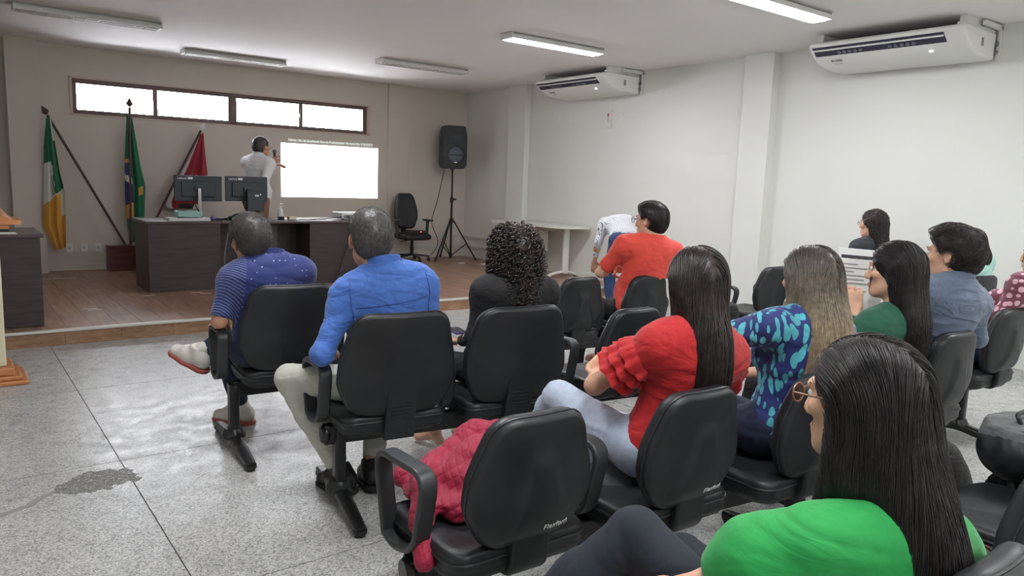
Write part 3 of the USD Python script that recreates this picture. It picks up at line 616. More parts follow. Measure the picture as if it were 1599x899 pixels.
tr = thing('tape_roll', 'round black object beside the sanitizer bottle on the desk', 'tape roll', (3.30, 8.95, ZD)); part(tr, 'ring', moved(lathe([(.018, 0), (.036, 0), (.036, .044), (.018, .044), (.018, 0)]), (0, 0, 0)), M['black_metal'])
solo('small_box', rbox(3.38, 8.9, ZD, 3.47, 8.98, ZD + .045, .004, 1), material('cream_card', srgb(214, 208, 180), .7), 'small cream card box in front of the sanitizer bottle', 'box')
for (x, y, a, l) in ((3.78, 9.05, .2, 'white paper sheet on the desk between the cream box and the projector'), (3.12, 8.95, -.1, 'white paper on the desk in front of the presenter')):
    solo('paper_sheet', moved(rbox(-.14, -.1, 0, .14, .1, .004, .001, 1), (x, y, ZD), rz=a), M['paper'], l, 'paper', smooth=False)
pj = thing('projector', 'white projector with a grille of dark connectors at the right end of the desk', 'projector', (4.24, 9.10, ZD), math.radians(8))
part(pj, 'case', rbox(-.165, -.12, .012, .165, .12, .098, .018, 2), M['white_plastic'])
part(pj, 'connector_panel', box(-.135, -.1215, .022, .10, -.119, .065), M['grey_plastic'], smooth=False)
for k in range(7): part(pj, 'port', rbox(-.125 + k * .032, -.1235, .03 + (k % 2) * .012, -.105 + k * .032, -.12, .044 + (k % 2) * .012, .002, 1), M['ink'] if k % 3 else M['slide_text'] and M['chrome'])
part(pj, 'lens', cyl((.08, .11, .058), (.08, .135, .058), .03, 20), M['ink'])
for a in (-.13, .13): part(pj, 'foot', moved(lathe([(0, 0), (.012, 0), (.012, .014), (0, .014)], 12), (a, -.09, 0)), M['ink'])
cb = solo('projector_cable', tube(smooth_path([(4.20, 8.975, ZD + .04), (4.17, 8.90, ZD + .01), (4.14, 8.765, ZD + .005), (4.12, 8.76, .7), (4.02, 8.75, .45), (3.93, 8.745, .2), (3.88, 8.70, ZS + .006)], .08, 8), .006, 8), M['black_metal'], 'black cable hanging from the projector down the desk front', 'cable')
solo('desk_cable', tube(smooth_path([(4.09, 8.94, ZD + .045), (3.85, 8.90, ZD + .02), (3.5, 8.84, ZD + .008), (3.1, 8.85, ZD + .008), (2.98, 8.9, ZD + .008)], .15, 8), .005, 8), M['black_metal'], 'thin black cable lying along the desk top to the projector', 'cable')
solo('dangling_cable', tube(smooth_path([(2.66, 8.95, ZD + .01), (2.63, 8.77, ZD + .006), (2.60, 8.76, .75), (2.55, 8.75, .5), (2.58, 8.76, .3), (2.60, 8.80, ZS + .008)], .08, 8), .006, 8), material('grey_cable', srgb(120, 120, 122), .5), 'grey cable hanging in the dark gap of the desk beside the polo shirt', 'cable')

# ---------------------------------------------------------------- swivel chair on the stage
oc = thing('swivel_chair', 'black swivel office chair with a high back beside the loudspeaker tripod', 'office chair', (6.10, 10.65, ZS), math.radians(178))
part(oc, 'seat', moved(SEAT_CUSHION, (0, 0, -.0)), M['leather'], smooth=50)
part(oc, 'seat_shell', moved(SEAT_SHELL, (0, 0, 0)), M['shell'], smooth=50)
bc = BACK_CUSHION.copy(); bc.apply_scale((1, 1, 1.5)); bs_ = BACK_SHELL_A.copy(); bs_.apply_scale((1, 1, 1.5))
ob = part(oc, 'backrest', moved(on_back(bc), (0, 0, .06)), M['leather'], smooth=50); part(ob, 'back_shell', moved(on_back(bs_), (0, 0, .06)), M['shell'], smooth=40)
part(oc, 'back_support', tube(smooth_path([(0, -.06, .375), (0, -.26, .375), (0, -.31, .44), (0, -.34, .65)], .06, 5), 1, sect=rsect(.04, .08, .012), up=(0, 0, 1)), M['shell'])
part(oc, 'column', [cyl((0, 0, .12), (0, 0, .25), .028), cyl((0, 0, .25), (0, 0, .37), .02)], M['steel_black'])
part(oc, 'tilt_lever', cyl((.05, .02, .35), (.24, .04, .33), .006, 8), M['steel_black'])
for s in (-1, 1):
    a = part(oc, 'armrest', [rbox(s * .29 - .04, -.12, .655, s * .29 + .04, .12, .685, .012, 1)], M['arm_plastic'])
    part(a, 'arm_post', tube(smooth_path([(s * .12, 0, .38), (s * .27, 0, .40), (s * .285, 0, .655)], .05, 5), 1, sect=rsect(.02, .05, .006), up=(0, 1, 0)), M['arm_plastic'])
for k in range(5):
    a = 2 * math.pi * k / 5 + .3; d = np.array((math.cos(a), math.sin(a)))
    l = part(oc, 'base_spoke', tube([(*(d * .02), .115), (*(d * .28), .085)], np.array([1, .7]), sect=rsect(.035, .05, .01), up=(0, 0, 1)), M['steel_black'])
    part(l, 'caster', [moved(cyl((0, -.022 + q, 0), (0, -.004 + q, 0), .027, 14), (*(d * .28), .03), rz=a) for q in (0, .026)] + [cyl((*(d * .28), .03), (*(d * .28), .085), .008, 8)], M['steel_black'])
bx = thing('receiver_box', 'small black box with a red light lying on the swivel chair seat', 'wireless receiver', (6.14, 10.60, ZS + .462), math.radians(-8))
part(bx, 'case', rbox(-.14, -.09, 0, .14, .09, .045, .004, 1), M['black_metal']); part(bx, 'red_light', rbox(.045, -.094, .018, .065, -.089, .034, .002, 1), M['glow_red'])
part(bx, 'antenna', cyl((-.12, .08, .045), (-.12, .08, .16), .003, 6), M['black_metal'])

# ---------------------------------------------------------------- loudspeaker on its tripod
TX, TY = 6.86, 10.66
sp = thing('speaker_stand', 'black tripod stand carrying the loudspeaker in the back corner', 'speaker stand', (TX, TY, ZS))
part(sp, 'centre_pole', [cyl((0, 0, .02), (0, 0, 1.0), .019), cyl((0, 0, 1.0), (0, 0, 1.56), .0155)], M['black_metal'])
part(sp, 'clamp_collar', cyl((0, 0, .97), (0, 0, 1.05), .03), M['black_metal']); part(sp, 'clamp_collar', cyl((0, 0, .62), (0, 0, .70), .034), M['black_metal'])
part(sp, 'clamp_knob', cyl((.02, -.01, 1.02), (.07, -.03, 1.02), .014, 10), M['black_metal'])
part(sp, 'lower_hub', cyl((0, 0, .04), (0, 0, .11), .03), M['black_metal'])
for k in range(3):
    a = math.radians((-38, 82, 202)[k]); d = np.array((math.cos(a), math.sin(a)))
    l = part(sp, 'leg', tube([(*(d * .035), .67), (*(d * .43), .015)], .0125, 10), M['black_metal'])
    part(l, 'brace', tube([(*(d * .02), .075), (*(d * .27), .285)], .008, 8), M['black_metal']); part(l, 'rubber_foot', cyl((*(d * .418), .034), (*(d * .438), .004), .018, 10), M['ink'])
M['speaker_cab'] = material('speaker_plastic', srgb(42, 48, 54), .5, bump=.0005, bscale=300)
ls = thing('loudspeaker', 'black plastic loudspeaker with a round woofer grille on the tripod', 'loudspeaker', (TX, TY, ZS + 1.53), math.radians(-15))
prof = np.array(_P2([(-.165, 0), (.165, 0), (.205, .08), (.205, .52), (.175, .70), (-.175, .70), (-.205, .52), (-.205, .08)]).buffer(-.04).buffer(.04, quad_segs=6).exterior.coords)[:-1]
cab = trimesh.creation.extrude_polygon(_P2(prof), .26, engine='earcut'); cab = moved(cab, (0, .13, 0), rx=math.pi / 2)
part(ls, 'cabinet_front', cab, M['speaker_cab'], smooth=30)
p2 = prof.copy(); p2[:, 0] *= .78; p2[:, 1] = .33 + (p2[:, 1] - .33) * .92
back = trimesh.convex.convex_hull(np.vstack([np.stack([prof[:, 0], np.full(len(prof), .129), prof[:, 1]], 1), np.stack([p2[:, 0], np.full(len(prof), .26), p2[:, 1]], 1)]))
part(ls, 'cabinet_back', back, M['speaker_cab'], smooth=False)
fr = part(ls, 'front_baffle', moved(trimesh.creation.extrude_polygon(_P2(prof).buffer(-.016), .012, engine='earcut'), (0, -.128, 0), rx=math.pi / 2), M['black_metal'], smooth=30)
M['grille'] = material('speaker_grille', srgb(96, 104, 112), .45, metal=.3, bump=.002, bscale=420)
part(ls, 'woofer_grille', moved(lathe([(0, .022), (.06, .020), (.11, .012), (.135, 0), (0, 0)], 36), (.01, -.140, .225), rx=math.pi / 2), M['grille'])
part(ls, 'woofer_rim', moved(lathe([(.132, 0), (.148, 0), (.148, .012), (.132, .014), (.132, 0)], 36), (.01, -.138, .225), rx=math.pi / 2), M['black_metal'])
part(ls, 'crossbar', rbox(-.125, -.172, .215, .145, -.150, .232, .004, 1), M['black_metal'])
part(ls, 'horn_mouth', rbox(-.13, -.148, .42, .13, -.138, .58, .02, 2), M['speaker_cab'])
part(ls, 'badge', rbox(-.03, -.150, .085, .03, -.138, .11, .003, 1), M['chrome'])
for s in (-1, 1): part(ls, 'side_handle', rbox(s * .205 - .012, -.02, .38, s * .205 + .012, .08, .47, .008, 1), M['black_metal'])
part(ls, 'pole_cup', cyl((0, 0, -.02), (0, 0, .002), .03), M['black_metal'])
solo('speaker_cable', tube(smooth_path([(TX - .06, TY + .14, 1.70), (TX - .10, TY + .17, 1.45), (TX - .20, TY + .12, 1.15), (TX - .40, TY + .0, .78), (TX - .22, TY + .2, .62), (TX - .1, TY + .22, .42), (TX - .16, TY + .25, .25), (TX - .3, TY + .28, ZS + .006)], .12, 8), .006, 8), M['black_metal'], 'black cable hanging from the loudspeaker towards the swivel chair', 'cable')

# ---------------------------------------------------------------- white table against the side wall
M['table_white'] = material('table_white', srgb(222, 222, 216), .4)
tb = thing('side_table', 'white curved-edge table with arched foot against the side wall', 'table', (0, 0, ZS))
zt = .745
poly = [(7.40, 9.75), (6.90, 9.62), (6.82, 9.45), (6.86, 9.1), (6.88, 8.6), (6.84, 8.2), (6.88, 7.95), (6.98, 7.82), (7.40, 7.78)]
from shapely.geometry import LineString
pp = _P2(poly).buffer(-.06).buffer(.06, quad_segs=8)
tt_ = trimesh.creation.extrude_polygon(pp, .028, engine='earcut'); tt_.apply_translation((0, 0, zt - .028))
part(tb, 'table_top', tt_, M['table_white'], smooth=30)
part(tb, 'modesty_panel', box(7.22, 8.56, .33, 7.24, 9.25, .64), M['table_white'], smooth=False)
part(tb, 'panel_rail', [box(7.18, 8.15, .66, 7.26, 9.4, .70)], M['table_white'], smooth=False)
for y in (8.09, 9.42):
    l = part(tb, 'leg', tube([(7.19, y, .05), (7.19, y, zt - .028)], 1, sect=rsect(.10, .06, .02), up=(1, 0, 0)), M['table_white'])
    part(l, 'arched_foot', tube(smooth_path([(6.86, y, .02), (6.95, y, .055), (7.19, y, .085), (7.32, y, .055), (7.41, y, .02)], .1, 6), 1, sect=rsect(.034, .055, .012), up=(0, 0, 1)), M['table_white'])
    part(l, 'foot_glide', [cyl((6.875, y, 0), (6.875, y, .02), .02, 12)], M['ink']); part(l, 'foot_glide', [cyl((7.395, y, 0), (7.395, y, .02), .02, 12)], M['ink'])

# ---------------------------------------------------------------- flags in their stand
fs = thing('flag_stand', 'dark red wooden box holding three flagpoles by the back wall', 'flag stand', (0, 0, ZS))
M['red_wood'] = wood('red_wood', srgb(74, 36, 36), srgb(104, 56, 52), .45, (2, 8, 8))
M['pole_wood'] = wood('pole_wood', srgb(62, 40, 38), srgb(92, 64, 58), .4, (6, 6, 1))
part(fs, 'box_front', box(1.71, 10.86, 0, 2.20, 10.88, .31), M['red_wood'], smooth=False)
part(fs, 'box_back', box(1.71, 11.02, 0, 2.20, 11.04, .31), M['red_wood'], smooth=False)
for x in (1.71, 2.18): part(fs, 'box_side', box(x, 10.88, 0, x + .02, 11.02, .31), M['red_wood'], smooth=False)
part(fs, 'box_lid', box(1.70, 10.85, .31, 2.21, 11.05, .33), M['red_wood'], smooth=False)
def pole(label, foot, tip, finial):
    f0, t0 = np.array(foot), np.array(tip)
    p = thing('flagpole', label, 'flagpole', foot)
    v = t0 - f0; L = np.linalg.norm(v); d = v / L
    part(p, 'shaft', tube([(0, 0, 0), d * (L - .12)], .016, 12), M['pole_wood'])
    s = d * (L - .12)
    side = np.cross(d, (0, 1, 0)); side /= np.linalg.norm(side)
    m = trimesh.convex.convex_hull(np.array([s, s + d * .045 + side * .042, s + d * .045 - side * .042, s + d * .13, s + d * .045 + np.array((0, .014, 0)), s + d * .045 - np.array((0, .014, 0))]))
    part(p, 'spear_tip', m, finial, smooth=False)
    return f0, t0
YP = 10.95
PL = pole('dark wooden flagpole leaning left from the flag stand', (1.93, YP, .455), (1.05, YP - .06, 2.19), M['pole_wood'])
PC = pole('upright dark wooden flagpole with a diamond tip in the middle of the flag stand', (1.985, YP, .455), (2.035, YP, 2.38), M['pole_wood'])
PR = pole('dark wooden flagpole with a white tip leaning right behind the monitors', (2.13, YP, .455), (2.97, YP, 2.13), M['print_white'])
# a draped flag: columns of cloth between a left and a right edge that change with height, folds in depth; coloured by field
def flag(label, path_l, path_r, y0, nf, amp, color_of, mats, phase=0.0, ns=60, nt=90):
    """path_l, path_r: [(x, z)] from top to bottom; color_of(s, t) -> key"""
    t = thing('flag', label, 'flag', (0, 0, 0))
    def samp(P, u):
        P = np.array(P); d = np.linspace(0, 1, len(P)); return np.interp(u, d, P[:, 0]), np.interp(u, d, P[:, 1])
    tt = np.linspace(0, 1, nt); ss = np.linspace(0, 1, ns)
    xl, zl = samp(path_l, tt); xr, zr = samp(path_r, tt)
    S, T = np.meshgrid(ss, tt)
    X = xl[:, None] * (1 - S) + xr[:, None] * S; Z = zl[:, None] * (1 - S) + zr[:, None] * S
    A = amp * np.clip(T * 2.2, .15, 1)
    Y = y0 + A * np.sin(S * nf * 2 * np.pi + phase + 1.2 * T) + .3 * A * np.sin(S * nf * 4.7 * np.pi + 3 * T)
    X = X + .25 * A * np.cos(S * nf * 2 * np.pi + phase + 1.2 * T) * np.sin(np.pi * S)
    V = np.stack([X, Y, Z], -1).reshape(-1, 3)
    i, j = np.meshgrid(np.arange(nt - 1), np.arange(ns - 1), indexing='ij')
    q = np.stack([i * ns + j, i * ns + j + 1, (i + 1) * ns + j + 1, (i + 1) * ns + j], -1).reshape(-1, 4)
    sc, tc = ((S[:-1, :-1] + S[1:, 1:]) / 2).ravel(), ((T[:-1, :-1] + T[1:, 1:]) / 2).ravel()
    keys = np.array([color_of(a, b) for a, b in zip(sc, tc)])
    for k in dict.fromkeys(keys):
        f = q[keys == k]; f = np.vstack([f[:, [0, 1, 2]], f[:, [0, 2, 3]]])
        m = trimesh.Trimesh(V, f, process=False)
        m.remove_unreferenced_vertices()
        # thickness: a second layer 2 mm behind
        n = m.vertex_normals; v2 = np.vstack([m.vertices, m.vertices - n * .002]); k0 = len(m.vertices)
        f2 = np.vstack([m.faces, m.faces[:, ::-1] + k0])
        part(t, k, trimesh.Trimesh(v2, f2, process=False), mats[k], smooth=60)
    return t
cloth = lambda n, c: material(n, srgb(*c), .7, sheen=.2, bump=.0004, bscale=500)
FM = {'green_field': cloth('flag_green', (22, 110, 72)), 'white_field': cloth('flag_white', (222, 222, 216)), 'yellow_field': cloth('flag_gold', (216, 160, 60)), 'blue_disc': cloth('flag_blue', (36, 46, 110)),
      'red_field': cloth('flag_red', (150, 28, 48)), 'black_field': cloth('flag_black', (36, 34, 38)), 'yellow_band': cloth('flag_gold2', (216, 160, 60)), 'yellow_point': cloth('flag_gold3', (216, 160, 60)), 'yellow_patch': cloth('flag_gold4', (216, 160, 60)), 'emblem': cloth('flag_emblem', (40, 74, 60)), 'white_band': cloth('flag_white2', (222, 222, 216)), 'white_trim': cloth('flag_white3', (222, 222, 216))}
def col_left(s, t):
    if s > .80 and t < .18: return 'white_trim'
    if t < .30 + .16 * max(0, s - .5) * 2 or (s > .62 and t < .55): return 'green_field'
    if .42 < s < .62 and .40 < t < .55 and math.sin(s * 90) * math.sin(t * 70) > -.1: return 'emblem'
    if t < .56 + (.18 if s > .8 else 0): return 'white_field'
    return 'yellow_field'
flag('green white and golden yellow flag hanging folded from the leaning left pole', [(1.085, 2.04), (1.045, 1.7), (1.03, 1.3), (1.0, .9), (1.0, .72), (1.11, .43)], [(1.13, 2.09), (1.165, 1.75), (1.20, 1.4), (1.245, 1.14), (1.235, .75), (1.225, .46)], YP - .10, 2.3, .032, col_left, FM, .6)
def col_mid(s, t):
    if t < .16 and .38 < s < .62: return 'white_trim'
    if s < .34:
        if .335 < t < .37: return 'yellow_band'
        if .66 < t < .76: return 'yellow_point'
        if .37 <= t <= .66: return 'white_band' if abs(t - .47 - .12 * s) < .022 else 'blue_disc'
    if .66 < s < .85 and .58 < t < .645: return 'yellow_patch'
    return 'green_field'
flag('green flag with a yellow and blue emblem hanging folded on the upright pole', [(2.0, 2.17), (1.975, 1.8), (1.96, 1.5), (1.95, 1.1), (1.965, .75), (2.0, .50)], [(2.06, 2.17), (2.10, 1.85), (2.145, 1.5), (2.20, 1.25), (2.175, .80), (2.05, .50)], YP + .035, 1.6, .035, col_mid, FM, 2.2)
def col_right(s, t):
    if s < .13 + .05 * t: return 'white_trim'
    if s > .55 and t > .46 and t < .72: return 'black_field' if s < .88 else 'white_field'
    if t > .86 and s > .3: return 'black_field' if s < .8 else 'white_field'
    return 'red_field'
flag('dark red flag with a black patch hanging folded on the right-leaning pole', [(2.91, 1.97), (2.80, 1.72), (2.66, 1.45), (2.50, 1.20), (2.44, 1.05), (2.46, .95)], [(2.955, 2.0), (2.97, 1.75), (3.0, 1.45), (2.98, 1.2), (2.92, 1.05), (2.86, .95)], YP + .03, 2.0, .03, col_right, FM, .3)
# ================================================================ bodies: smooth unions of tapered bones, meshed by surface nets
class Field:
    def __init__(self, lo, hi, h, zs=None):
        self.ax = [np.arange(lo[k], hi[k] + h, h).astype(np.float32) for k in range(3)]
        self.D = np.full([len(a) for a in self.ax], .5, np.float32)
    def window(self, lo, hi):
        s = []
        for k in range(3):
            a = np.searchsorted(self.ax[k], lo[k]); b = np.searchsorted(self.ax[k], hi[k])
            s.append(slice(max(0, a - 1), min(len(self.ax[k]), b + 1)))
        return tuple(s)
    def points(self, s): return np.stack(np.meshgrid(self.ax[0][s[0]], self.ax[1][s[1]], self.ax[2][s[2]], indexing='ij'), -1)
    def join(self, lo, hi, fn, k, sub=False):
        m = k + .03; s = self.window(np.array(lo) - m, np.array(hi) + m)
        if min(x.stop - x.start for x in s) < 1: return
        d = fn(self.points(s)).astype(np.float32); c = self.D[s]
        if sub:
            d = -d; hh = np.clip(k - np.abs(c - d), 0, None) / k; self.D[s] = np.maximum(c, d) + hh * hh * k * .25
        else:
            hh = np.clip(k - np.abs(c - d), 0, None) / k; self.D[s] = np.minimum(c, d) - hh * hh * k * .25
    def cap(self, a, b, ra, rb, k=.03, sub=False):
        a, b = np.asarray(a, float), np.asarray(b, float); r = max(ra, rb); ab = b - a; L = ab @ ab + 1e-12
        def fn(p):
            q = p - a; t = np.clip(q @ ab / L, 0, 1); return np.linalg.norm(q - t[..., None] * ab, axis=-1) - (ra + (rb - ra) * t)
        self.join(np.minimum(a, b) - r, np.maximum(a, b) + r, fn, k, sub)
    def ell(self, c, r, R=None, k=.03, sub=False):
        c, r = np.asarray(c, float), np.asarray(r, float); m = r.max()
        def fn(p):
            q = p - c
            if R is not None: q = q @ R           # columns of R are the axes
            k0 = np.linalg.norm(q / r, axis=-1); k1 = np.linalg.norm(q / (r * r), axis=-1); return k0 * (k0 - 1) / np.maximum(k1, 1e-9)
        self.join(c - m, c + m, fn, k, sub)
    def cut(self, fn):            # keep where fn(p) < 0
        i = np.nonzero(self.D < .03); p = np.stack([self.ax[k][i[k]] for k in range(3)], -1); self.D[i] = np.maximum(self.D[i], fn(p).astype(np.float32))
    def mesh(self):
        D = self.D; S = D < 0
        n = D.shape; C = np.zeros([m - 1 for m in n], np.uint8)
        for i, j, k in np.ndindex(2, 2, 2): C += S[i:n[0] - 1 + i, j:n[1] - 1 + j, k:n[2] - 1 + k]
        act = np.argwhere((C > 0) & (C < 8))
        if not len(act): raise ValueError('empty field')
        idx = np.full(C.shape, -1, np.int64); idx[tuple(act.T)] = np.arange(len(act))
        acc, cnt = np.zeros((len(act), 3)), np.zeros(len(act))
        cor = [np.array(c) for c in np.ndindex(2, 2, 2)]
        val = {tuple(c): D[tuple((act + c).T)] for c in cor}
        for c in cor:
            for ax in range(3):
                if c[ax]: continue
                e = c.copy(); e[ax] = 1; a, b = val[tuple(c)], val[tuple(e)]; m = (a < 0) != (b < 0)
                t = a[m] / (a[m] - b[m]); q = np.repeat(c[None].astype(float), m.sum(), 0); q[:, ax] += t; acc[m] += q; cnt[m] += 1
        P = act + acc / cnt[:, None]
        V = np.stack([np.interp(P[:, k], np.arange(len(self.ax[k])), self.ax[k]) for k in range(3)], 1)
        F = []
        for ax in range(3):
            u, w = [(1, 2), (2, 0), (0, 1)][ax]
            a = S.take(range(n[ax] - 1), ax); b = S.take(range(1, n[ax]), ax); e = np.argwhere(a != b)
            e = e[(e[:, u] > 0) & (e[:, w] > 0) & (e[:, u] < n[u] - 1) & (e[:, w] < n[w] - 1)]
            du, dw = np.eye(3, dtype=int)[u], np.eye(3, dtype=int)[w]
            q = [idx[tuple((e - x).T)] for x in (du * 0, du, du + dw, dw)]
            q = np.stack(q, 1); flip = ~S[tuple(e.T)]; q[flip] = q[flip][:, ::-1]
            F.append(q)
        F = np.vstack(F); F = F[(F >= 0).all(1)]
        return trimesh.Trimesh(V, np.vstack([F[:, [0, 1, 2]], F[:, [0, 2, 3]]]), process=False)
    def sample(self, p, G=None):
        co = np.stack([np.interp(p[:, k], self.ax[k], np.arange(len(self.ax[k]))) for k in range(3)])
        if G is None: return map_coordinates(self.D, co, order=1, mode='nearest')
        return np.stack([map_coordinates(g, co, order=1, mode='nearest') for g in G], 1)
def biggest(m):
    c = trimesh.graph.connected_components(m.face_adjacency, nodes=np.arange(len(m.faces)), min_len=1)
    c = max(c, key=len); m = trimesh.Trimesh(m.vertices, m.faces[c], process=False); m.remove_unreferenced_vertices(); return m
def smooth_mesh(m, n=2):
    trimesh.smoothing.filter_taubin(m, lamb=.5, nu=-.52, iterations=n); return m
def folds(m, amp, scale=(6, 6, 12), seed=0, ridged=True):
    """cloth: soft sag plus narrow creases along warped lines"""
    p = m.vertices * np.array(scale); w = meshkit.fbm(p * .5 + 11, 2, seed) * 3.0
    if ridged:
        q = p + w[:, None] * np.array((.8, .5, 1.3)); n = meshkit.noise(q, seed + 5); n2 = meshkit.noise(q * 2.3 + 4, seed + 9)
        d = .9 * (np.abs(2 * n - 1) ** .55 - .6) + .35 * (np.abs(2 * n2 - 1) ** .6 - .6) + .4 * (meshkit.noise(m.vertices * 5, seed) - .5)
    else: d = 2 * meshkit.fbm(p + w[:, None] * np.array((1, .6, .9)), 3, seed + 5) - 1
    return trimesh.Trimesh(m.vertices + m.vertex_normals * (amp * d)[:, None], m.faces, process=False)
def rotz(deg): a = -math.radians(deg); return np.array([[math.cos(a), -math.sin(a), 0], [math.sin(a), math.cos(a), 0], [0, 0, 1]])   # clockwise from above
def rotx(deg): a = math.radians(deg); return np.array([[1, 0, 0], [0, math.cos(a), -math.sin(a)], [0, math.sin(a), math.cos(a)]])
def roty(deg): a = math.radians(deg); return np.array([[math.cos(a), 0, math.sin(a)], [0, 1, 0], [-math.sin(a), 0, math.cos(a)]])
def bend(a, c, l1, l2, hint):
    """middle joint of a two-bone limb from a to c, bent towards hint; also the reachable end"""
    a, c, hint = map(lambda q: np.asarray(q, float), (a, c, hint)); v = c - a; L = np.linalg.norm(v); d = v / L
    L2 = min(L, (l1 + l2) * .995); c = a + d * L2; x = (l1 * l1 - l2 * l2 + L2 * L2) / (2 * L2); y = math.sqrt(max(l1 * l1 - x * x, 0))
    h = hint - d * (hint @ d); h /= np.linalg.norm(h); return a + d * x + h * y, c

SKIN = {'light': srgb(214, 168, 142), 'tan': srgb(196, 146, 118), 'brown': srgb(160, 112, 88)}
for k_, c_ in SKIN.items(): M['skin_' + k_] = material('skin_' + k_, c_, .5, var=.05, vscale=22, sss=.12)
M['lip'] = material('lip', srgb(168, 96, 90), .4); M['eye_white'] = material('eye_white', srgb(226, 222, 216), .15); M['iris'] = material('iris', srgb(44, 28, 20), .15)
M['nail'] = material('nail', srgb(226, 120, 92), .3)
M['lens'] = usdkit.material(stage, '/World/Looks/lens', {'t': ('transparent_bsdf', {'color': (.93, .93, .92)}), 'g': ('glossy_bsdf', {'roughness': .03}), 'f': ('fresnel', {'IOR': 1.5}), 'm': ('mix_closure', {})}, [('f.fac', 'm.fac'), ('t.BSDF', 'm.closure1'), ('g.BSDF', 'm.closure2')], surface='m.closure')
def _unused(): pass
def hairmat(name, c0, c1=None, rough=.34, scale=30.0):
    c1 = c1 or c0
    strand = usdkit.material(stage, '/World/Looks/' + name, {'p': ('principled_bsdf', {'roughness': rough, 'specular_ior_level': .55}), 'tc': ('texture_coordinate', {}),
        'n': ('noise_texture', {'scale': scale, 'detail': 3.0}), 'r': ('rgb_ramp', {'ramp': [(.35, c0), (.65, c1)]})}, [('tc.object', 'n.vector'), ('n.fac', 'r.fac'), ('r.color', 'p.base_color')], surface='p.BSDF')
    return strand

def strands(path, name, F, roots, length, mat, width=.0018, steps=26, off=(.001, .006), part_dir=None, hem=None, curl=0.0, curl_len=.022, seed=0, jitter=.10, grav=(0, 0, -1), flow=None):
    """hair curves that lie on a base shape and follow gravity along it, then hang free"""
    r = np.random.default_rng(seed); n = len(roots); P = roots.copy(); length = np.broadcast_to(length, (n,))
    G = np.gradient(F.D, *F.ax); L = length * r.uniform(.82, 1.06, n); ds = (L / steps)[:, None]; o = r.uniform(off[0], off[1], n)
    g = np.array(grav, float)[None] + r.normal(0, jitter, (n, 3)); pts = []
    for i in range(steps + 1):
        nn = F.sample(P, G); nn /= np.linalg.norm(nn, axis=1, keepdims=True) + 1e-9; d = F.sample(P)
        near = d < .03
        P = np.where(near[:, None], P - nn * (d - o)[:, None] * .8, P)
        pts.append(P.copy())
        dirn = g.copy()
        if flow is not None: dirn = dirn + flow(P)
        t = np.where(near[:, None], dirn - nn * (dirn * nn).sum(1, keepdims=True), dirn); t /= np.linalg.norm(t, axis=1, keepdims=True) + 1e-9
        if i: t = .55 * t + .45 * tp; t /= np.linalg.norm(t, axis=1, keepdims=True) + 1e-9
        tp = t; P = P + t * ds
    C = np.stack(pts, 1)                                   # n, steps+1, 3
    if curl:
        k = 4; m = steps * k + 1; u = np.linspace(0, steps, m); i0 = np.minimum(u.astype(int), steps - 1); fr = (u - i0)[None, :, None]
        C = C[:, i0] * (1 - fr) + C[:, i0 + 1] * fr
        T = np.gradient(C, axis=1); T /= np.linalg.norm(T, axis=2, keepdims=True) + 1e-9
        A = np.cross(T, np.array([.3, .8, .2])); A /= np.linalg.norm(A, axis=2, keepdims=True) + 1e-9; B = np.cross(T, A)
        s = np.linspace(0, 1, m)[None] * L[:, None]; ph = r.uniform(0, 6.28, (n, 1)) + s * 2 * np.pi / (curl_len * r.uniform(.75, 1.3, (n, 1))); amp = curl * r.uniform(.5, 1.3, (n, 1)) * np.clip(s / .04, .2, 1)
        C = C + (amp * np.cos(ph))[..., None] * A + (amp * np.sin(ph))[..., None] * B
    m = C.shape[1]; w = np.linspace(1, .35, m)[None] * width * r.uniform(.7, 1.3, (n, 1))
    cpath = numbered(path, name)
    c = UsdGeom.BasisCurves.Define(stage, cpath); c.CreateTypeAttr('linear'); c.CreateCurveVertexCountsAttr(Vt.IntArray.FromNumpy(np.full(n, m, np.int32)))
    c.CreatePointsAttr(Vt.Vec3fArray.FromNumpy(C.reshape(-1, 3).astype(np.float32))); c.CreateWidthsAttr(Vt.FloatArray.FromNumpy(w.ravel().astype(np.float32))); c.SetWidthsInterpolation('vertex')
    UsdShade.MaterialBindingAPI.Apply(c.GetPrim()).Bind(mat); _tags(c.GetPrim(), kind='stuff')

LAST = {}
def seam(pts, mat, r=.0022, name='seam'):
    """a stitched seam lying on the last shirt: pts in (right, back offset, up) of its torso"""
    sm, R, Nk = LAST['shirt'], LAST['R'], LAST['Nk']; P = np.array([Nk + R @ np.array(p, float) for p in pts]); P = np.array([P[0] + 0 * P[0]] ) if len(P) < 2 else np.vstack([a + (b - a) * u for a, b in zip(P, P[1:]) for u in np.linspace(0, 1, 10)[:-1]] + [P[-1:]])
    from scipy.spatial import cKDTree
    bk = -R[:, 1]; kd = cKDTree(sm.vertices); out = []
    for p in P:
        d, i = kd.query(p + bk * .02, k=6); out.append(sm.vertices[i].mean(0) + sm.vertex_normals[i].mean(0) * .0015)
    part(LAST['t'], name, tube(np.array(out), r, 6), mat, smooth=True)

